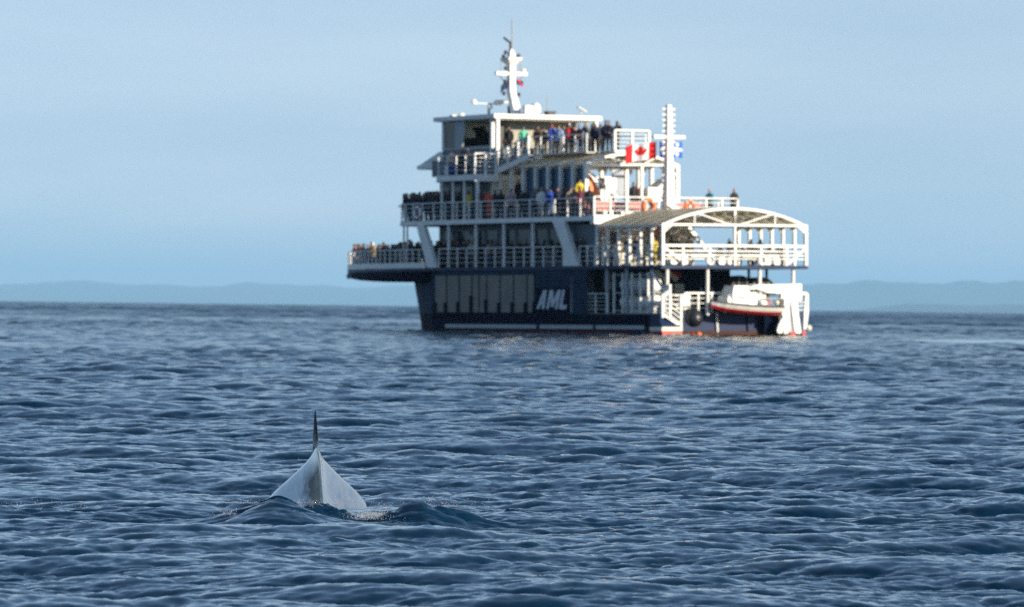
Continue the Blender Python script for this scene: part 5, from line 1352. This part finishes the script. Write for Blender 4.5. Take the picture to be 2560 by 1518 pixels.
 (27.73, 1.2, 7.1, 'stand', 'navy', 'navy', 'black', 'fourteenth dark jacketed person from the left at the third deck front', -1.755089393477082, 'passengers at the front of the third deck', 1.876866227632082),
 (27.31, 0.8, 7.1, 'stand', 'black', 'navy', 'black', 'fifteenth dark jacketed person from the left at the third deck front', -1.2996478343656706, 'passengers at the front of the third deck', 1.86),
 (26.61, 0.7, 7.1, 'stand', 'black', 'navy', 'black', 'sixteenth dark jacketed person from the left at the third deck front', -0.7071741904252804, 'passengers at the front of the third deck', 1.86),
 (26.6, 0.9, 7.1, 'look', 'grey2', 'navy', 'black', 'seventeenth dark jacketed person from the left at the third deck front', -0.4896490886375716, 'passengers at the front of the third deck', 1.8751761195961716),
 (25.81, 0.6, 7.1, 'lean', 'black', 'navy', 'black', 'eighteenth dark jacketed person from the left at the third deck front', -0.7681954683796901, 'passengers at the front of the third deck', 1.86),
 (25.8, 0.8, 7.1, 'lean', 'grey2', 'navy', 'black', 'nineteenth dark jacketed person from the left at the third deck front', -1.7489261280080077, 'passengers at the front of the third deck', 1.7754514790987341),
 (25.63, 0.9, 7.1, 'stand', 'black', 'navy', 'black', 'twentieth dark jacketed person from the left at the third deck front', -0.7692415315741407, 'passengers at the front of the third deck', 1.86),
 (24.96, 0.7, 7.1, 'stand', 'navy', 'navy', 'black', 'twenty-first dark jacketed person from the left at the third deck front', -1.0954104903948396, 'passengers at the front of the third deck', 1.7173710894517231),
 (24.58, 0.7, 7.1, 'lean', 'navy', 'navy', 'black', 'twenty-second dark jacketed person from the left at the third deck front', -1.0033607886726839, 'passengers at the front of the third deck', 1.86),
 (24.29, 0.7, 7.1, 'stand', 'grey2', 'navy', 'black', 'twenty-third dark jacketed person from the left at the third deck front', -1.0467252520039632, 'passengers at the front of the third deck', 1.6727791898352666),
 (24.12, 0.8, 7.1, 'lean', 'black', 'navy', 'black', 'twenty-fourth dark jacketed person from the left at the third deck front', -1.3247016778598024, 'passengers at the front of the third deck', 1.86),
 (23.78, 0.8, 7.1, 'look', 'black', 'navy', 'black', 'twenty-fifth dark jacketed person from the left at the third deck front', -1.328452173318087, 'passengers at the front of the third deck', 1.7205939626192874),
 (23.37, 0.9, 7.1, 'look', 'brownc', 'navy', 'black', 'twenty-sixth dark jacketed person from the left at the third deck front', -0.6513659655559947, 'passengers at the front of the third deck', 1.674728350076392),
 (9.97, 0.5, 4.12, 'lean', 'black', 'black', 'black', 'slim person in black just aft of the slanted brace', 0.43563745991059366, 'passengers on the aft half of the second deck', 1.7),
 (9.13, 0.5, 4.12, 'lean', 'black', 'black', 'black', 'broad person in black leaning on the rail against the pale aft wall', -0.756926071985072, 'passengers on the aft half of the second deck', 1.7),
 (7.71, 0.8, 4.12, 'sit', 'black', 'black', 'brown', 'person in black under the forward end of the lower canopy', 0.11081280331293153, 'passengers on the aft half of the second deck', 1.7),
 (6.65, 0.9, 4.12, 'sit', 'navy', 'black', 'black', 'person in dark navy near the hanging lamp of the lower canopy', 0.3762770906856152, 'passengers on the aft half of the second deck', 1.7),
 (5.79, 0.9, 4.12, 'lean', 'tan', 'tan', 'grey', 'person in tan coat and trousers behind the second-deck rail', -0.3039732873438512, 'passengers on the aft half of the second deck', 1.7),
 (4.65, 0.8, 4.12, 'lean', 'black', 'navy', 'black', 'person in black with pale face beside the canopy posts', -0.4439394515308944, 'passengers on the aft half of the second deck', 1.7),
 (4.38, 1.1, 4.12, 'lean', 'navy', 'navy', 'black', 'person in navy between two canopy posts', 0.4860922726318613, 'passengers on the aft half of the second deck', 1.7),
 (3.25, 0.8, 4.12, 'sit', 'black', 'black', 'black', 'person in black next to the last canopy bay but one', -0.4180877169634529, 'passengers on the aft half of the second deck', 1.7),
 (2.45, 1.0, 4.12, 'lean', 'black', 'black', 'black', 'person in black beside the yellow suit at the canopy corner', -0.5001690545312929, 'passengers on the aft half of the second deck', 1.7),
 (1.46, 0.45, 4.12, 'lean', 'yellow', 'yellow', 'brown', 'person in yellow rain suit at the port canopy corner', -0.10362508714748642, 'passengers on the aft half of the second deck', 1.7),
 (3.2, 7.01, 4.12, 'look', 'navy', 'black', 'black', 'person in dark navy with hood under the middle of the lower canopy', 0.3, 'passengers under the lower canopy', 1.62),
 (3.6, 7.75, 4.12, 'stand', 'green', 'black', 'brown', 'person in dark green jacket under the middle of the lower canopy', 0.3, 'passengers under the lower canopy', 1.62),
 (3.2, 8.58, 4.12, 'stand', 'brownc', 'black', 'black', 'person in brown coat and dark hood under the lower canopy', 0.6, 'passengers under the lower canopy', 1.6),
 (3.2, 9.37, 4.12, 'look', 'black', 'black', 'black', 'person in black holding up a camera under the lower canopy', -0.6, 'passengers under the lower canopy', 1.62),
 (3.0, 10.48, 4.12, 'sit', 'brownc', 'black', 'brown', 'person seated low under the starboard part of the lower canopy', 0, 'passengers under the lower canopy', 1.72),
 (22.31, 0.6, 7.1, 'stand', 'palegrey', 'denim', 'black', 'person in pale jacket with an orange-yellow bag by the sunlit post', -0.33503619256019296, 'passengers along the third-deck rail', 1.8),
 (21.31, 0.8, 7.1, 'lean', 'black', 'navy', 'black', 'person in black right of the sunlit deck post', -0.45333476780679494, 'passengers along the third-deck rail', 1.8),
 (20.4, 0.5, 7.1, 'lean', 'plum', 'navy', 'black', 'person in plum jacket beside the orange jacket', 0.46516513660679026, 'passengers along the third-deck rail', 1.8),
 (19.7, 0.5, 7.1, 'lean', 'orange', 'orange', 'brown', 'person in orange-red suit leaning on the third-deck rail', -0.4569473847332395, 'passengers along the third-deck rail', 1.8),
 (19.84, 1.0, 7.1, 'stand', 'black', 'black', 'black', 'person in black in front of the dark doorway', -0.31265208013351037, 'passengers along the third-deck rail', 1.8),
 (18.71, 0.7, 7.1, 'stand', 'black', 'navy', 'black', 'person in black against the beige house wall', -0.2714893884500876, 'passengers along the third-deck rail', 1.8),
 (17.23, 0.5, 7.1, 'stand', 'pinkish', 'black', 'brown', 'person in pink and grey at the third-deck rail', 0.46755992894814347, 'passengers along the third-deck rail', 1.8),
 (15.35, 0.5, 7.1, 'look', 'navy', 'navy', 'black', 'person in navy holding a camera left of the grey coat', -0.4458176330611221, 'passengers along the third-deck rail', 1.8),
 (14.78, 0.6, 7.1, 'lean', 'grey2', 'navy', 'brown', 'person in grey jacket beside the white coat', 0.5049037188962523, 'passengers along the third-deck rail', 1.8),
 (13.76, 0.5, 7.1, 'stand', 'white', 'sand', 'blond', 'person in white coat with bare calves at the third-deck rail', -0.014998388630683479, 'passengers along the third-deck rail', 1.8),
 (12.88, 0.6, 7.1, 'stand', 'royal', 'denim', 'brown', 'person in royal blue jacket and pale jeans right of the white coat', 0.08507436689038184, 'passengers along the third-deck rail', 1.8),
 (11.92, 0.5, 7.1, 'stand', 'navy', 'black', 'brown', 'person in dark navy jacket right of the royal blue jacket', -0.11966692462624456, 'passengers along the third-deck rail', 1.8),
 (10.96, 0.8, 7.1, 'stand', 'tan', 'grey2', 'brown', 'person in sand coloured top near the aft port rail', 0.30778672341761315, 'passengers along the third-deck rail', 1.8),
 (10.01, 0.5, 7.1, 'lean', 'grey2', 'black', 'black', 'person in grey with folded arms near the aft port rail', -0.3020896261758855, 'passengers along the third-deck rail', 1.8),
 (9.59, 0.6, 7.1, 'stand', 'plum', 'navy', 'brown', 'person in dark red top and navy trousers near the rail corner', 0.14170691842376748, 'passengers along the third-deck rail', 1.8),
 (8.43, 0.5, 7.1, 'stand', 'black', 'navy', 'black', 'person in black at the corner where sunlit rails begin', 0.023606429305529586, 'passengers along the third-deck rail', 1.8),
 (18.21, 2.6, 7.85, 'stand', 'red', 'navy', 'black', 'person in red jacket inside the glazed mid canopy', -0.5388325678744912, 'passengers inside the mid canopy', 1.72),
 (19.64, 2.6, 7.85, 'stand', 'black', 'navy', 'black', 'person in black behind the first canopy window', -0.21226059994252638, 'passengers inside the mid canopy', 1.72),
 (13.8, 2.4, 7.85, 'stand', 'brownc', 'navy', 'black', 'person in brown with dark hat inside the mid canopy', 0.38343123795219036, 'passengers inside the mid canopy', 1.72),
 (12.77, 2.4, 7.85, 'stand', 'black', 'navy', 'black', 'person in black inside the mid canopy beside its port leg', 0.4284269307985923, 'passengers inside the mid canopy', 1.72),
 (10.87, 1.4, 7.699999999999999, 'stand', 'yellow', 'navy', 'black', 'person in bright yellow vest beside the port canopy leg', 0.33029462212499927, 'passengers inside the mid canopy', 1.72),
 (11.05, 5.4, 7.449999999999999, 'stand', 'black', 'black', 'brown', 'person in black on the raised step under the mid canopy', 0.4, 'passengers inside the mid canopy', 1.8),
 (12.46, 6.6, 7.449999999999999, 'stand', 'red', 'plum', 'brown', 'person in red jacket right behind the person in black under the mid canopy', 0.4, 'passengers inside the mid canopy', 1.75),
 (12.19, 7.6, 7.449999999999999, 'stand', 'black', 'black', 'black', 'person in black by the middle upright of the mid canopy', 0.4, 'passengers inside the mid canopy', 1.8),
 (3.4, 3.06, 4.12, 'stand', 'black', 'black', 'black', 'person in black deep under the port end of the stern canopy', -0.5445781756225863, 'passengers under the lower canopy', 1.72),
 (4.2, 4.18, 4.12, 'lean', 'navy', 'black', 'black', 'person in navy beside the ivory wall under the stern canopy', -0.5402000331722198, 'passengers under the lower canopy', 1.72),
 (4.6, 5.11, 4.12, 'stand', 'brownc', 'black', 'black', 'person in brown at the foot of the inner stairway', -0.020624453055627434, 'passengers under the lower canopy', 1.72),
 (3.4, 8.14, 4.12, 'sit', 'black', 'black', 'black', 'seated person in black left of the brown coat under the canopy', -0.5603866888184941, 'passengers under the lower canopy', 1.72),
 (3.6, 9.27, 4.12, 'sit', 'navy', 'black', 'black', 'seated person in navy between the brown coat and the camera holder', 0.25526310580487244, 'passengers under the lower canopy', 1.72),
 (3.2, 9.92, 4.12, 'sit', 'black', 'black', 'black', 'seated person in black right of the camera holder', 0.018485458214163808, 'passengers under the lower canopy', 1.72),
 (3.6, 6.65, 4.12, 'sit', 'black', 'black', 'black', 'seated person in black left of the hooded person under the canopy', -0.012010151303742167, 'passengers under the lower canopy', 1.72),
 (7.6, 8.71, 7.1, 'lean', 'teal', 'black', 'blond', 'blond person in teal blue jacket at the aft rail of the third deck', -0.4, 'passengers at the aft rail', 1.72),
 (7.6, 10.39, 7.1, 'lean', 'black', 'black', 'bald', 'bald person in black jacket at the starboard end of the aft rail', 0.4, 'passengers at the aft rail', 1.76),
 (16.74, 1.0, 7.1, 'stand', 'black', 'black', 'black', 'person in black behind the rail just aft of the beige wall', -0.5487333498647238, 'passengers along the third-deck rail', 1.6929195253791818),
 (15.38, 1.3, 7.1, 'look', 'brownc', 'black', 'black', 'person in brown raising a camera behind the white coat', -0.18272463504178993, 'passengers along the third-deck rail', 1.7501344865977047),
 (14.59, 1.4, 7.1, 'stand', 'black', 'black', 'black', 'person in black between the white coat and the royal blue jacket', -0.3134108500381162, 'passengers along the third-deck rail', 1.7276874838351812),
 (13.57, 1.3, 7.1, 'lean', 'grey2', 'black', 'black', 'person in grey behind the royal blue jacket', 0.7808364072892224, 'passengers along the third-deck rail', 1.7571659384837441),
 (11.92, 0.9, 7.1, 'look', 'black', 'black', 'black', 'person in black with arms raised in front of the fourth canopy post', -0.5958238416251428, 'passengers along the third-deck rail', 1.680628005332408),
 (12.38, 1.4, 7.1, 'stand', 'navy', 'black', 'black', 'person in navy next to the fourth canopy post', 0.3568631455926663, 'passengers along the third-deck rail', 1.823152688401805),
 (10.08, 1.2, 7.1, 'look', 'black', 'black', 'black', 'person in black with a camera beside the port canopy leg', 0.10677464221186805, 'passengers along the third-deck rail', 1.6877330799936459),
 (24.6, 0.8, 9.88, 'stand', 'cream', 'royal', 'blond', 'person in cream top and blue trousers on the port bridge wing', 0.4, 'passengers on the port wing', 1.72),
 (24.04, 0.9, 9.88, 'lean', 'brownc', 'plum', 'brown', 'person in dark brown on the port bridge wing', 0.4, 'passengers on the port wing', 1.6),
 (23.4, 0.8, 9.88, 'look', 'black', 'black', 'brown', 'person in black top with reddish hair on the port bridge wing', 0.4, 'passengers on the port wing', 1.68),
 (23.15, 1.0, 9.88, 'look', 'tan', 'black', 'blond', 'person in sandy jacket stooping on the port bridge wing', 0.4, 'passengers on the port wing', 1.65),
 (21.77, 3.2, 11.12, 'stand', 'black', 'black', 'black', 'person in black in the doorway behind the wheelhouse', -0.04701858218519517, 'passengers on the open top deck', 1.87),
 (21.35, 4.0, 11.12, 'stand', 'mint', 'navy', 'black', 'person in mint green shirt under the wheelhouse roof', 0.18032541974742855, 'passengers on the open top deck', 1.87),
 (20.14, 4.3, 11.12, 'stand', 'brownc', 'black', 'black', 'person in dark brown in the shadow of the roof edge', 0.0495883975648701, 'passengers on the open top deck', 1.87),
 (18.68, 4.4, 11.12, 'look', 'royal', 'navy', 'redcap', 'person in royal blue jacket with a red cap on the top deck', 0.16401170612419458, 'passengers on the open top deck', 1.87),
 (18.74, 5.0, 11.12, 'stand', 'lightblue', 'grey2', 'brown', 'person in light blue shirt beside the royal blue jacket', -0.5478727910853043, 'passengers on the open top deck', 1.87),
 (16.72, 4.4, 11.12, 'look', 'redtop', 'black', 'white', 'person in red and black jacket with arms raised on the top deck', 0.46384439556235313, 'passengers on the open top deck', 1.87),
 (14.99, 4.6, 11.12, 'look', 'grey2', 'black', 'blond', 'person in grey jacket with pale scarf on the top deck', -0.5363222804151165, 'passengers on the open top deck', 1.87),
 (14.05, 4.6, 11.12, 'stand', 'navy', 'black', 'white', 'person in white hat and navy jacket on the top deck', 0.1529331430448735, 'passengers on the open top deck', 1.87),
 (13.19, 4.8, 11.12, 'stand', 'navy', 'black', 'black', 'tall person in navy left of the top deck guard rail', 0.31205234261942494, 'passengers on the open top deck', 1.95),
 (12.14, 4.4, 11.12, 'lean', 'navy', 'black', 'brown', 'person in navy with a bare face beside the tall person', -0.22206167202728494, 'passengers on the open top deck', 1.87),
 (12.3, 5.0, 11.12, 'look', 'black', 'black', 'black', 'person in black partly behind the top deck guard rail', 0.5403468372892427, 'passengers on the open top deck', 1.87),
 (20.19, 4.8, 11.12, 'stand', 'black', 'black', 'black', 'person in black left of the royal blue jacket on the top deck', -0.1307313506503116, 'passengers on the open top deck', 1.7428680244029562),
 (20.14, 5.6, 11.12, 'look', 'black', 'black', 'black', 'person in black behind the royal blue and light blue pair', -0.4501615698833778, 'passengers on the open top deck', 1.7832145222367872),
 (18.86, 5.4, 11.12, 'stand', 'navy', 'black', 'black', 'person in navy between the light blue shirt and the red jacket', 0.14384327020145649, 'passengers on the open top deck', 1.86850197485076),
 (17.32, 5.2, 11.12, 'stand', 'black', 'black', 'black', 'person in black just right of the red and black jacket', -0.4408944675224417, 'passengers on the open top deck', 1.7608585427757135),
 (16.13, 4.9, 11.12, 'lean', 'brownc', 'black', 'black', 'person in brown leaning left of the grey jacket on the top deck', -0.755048919481229, 'passengers on the open top deck', 1.7920903854062982),
 (15.72, 5.4, 11.12, 'look', 'black', 'black', 'black', 'person in black behind the white hat on the top deck', 0.7500982868415618, 'passengers on the open top deck', 1.8294520316015683),
 (14.43, 5.2, 11.12, 'stand', 'black', 'black', 'black', 'person in black left of the tall navy person on the top deck', 0.5925618202946152, 'passengers on the open top deck', 1.759432155447177),
]
for row in PEOPLE:
    person(*row)
# drop parts that stayed at the wrong level
print('objects', len(COL.objects))
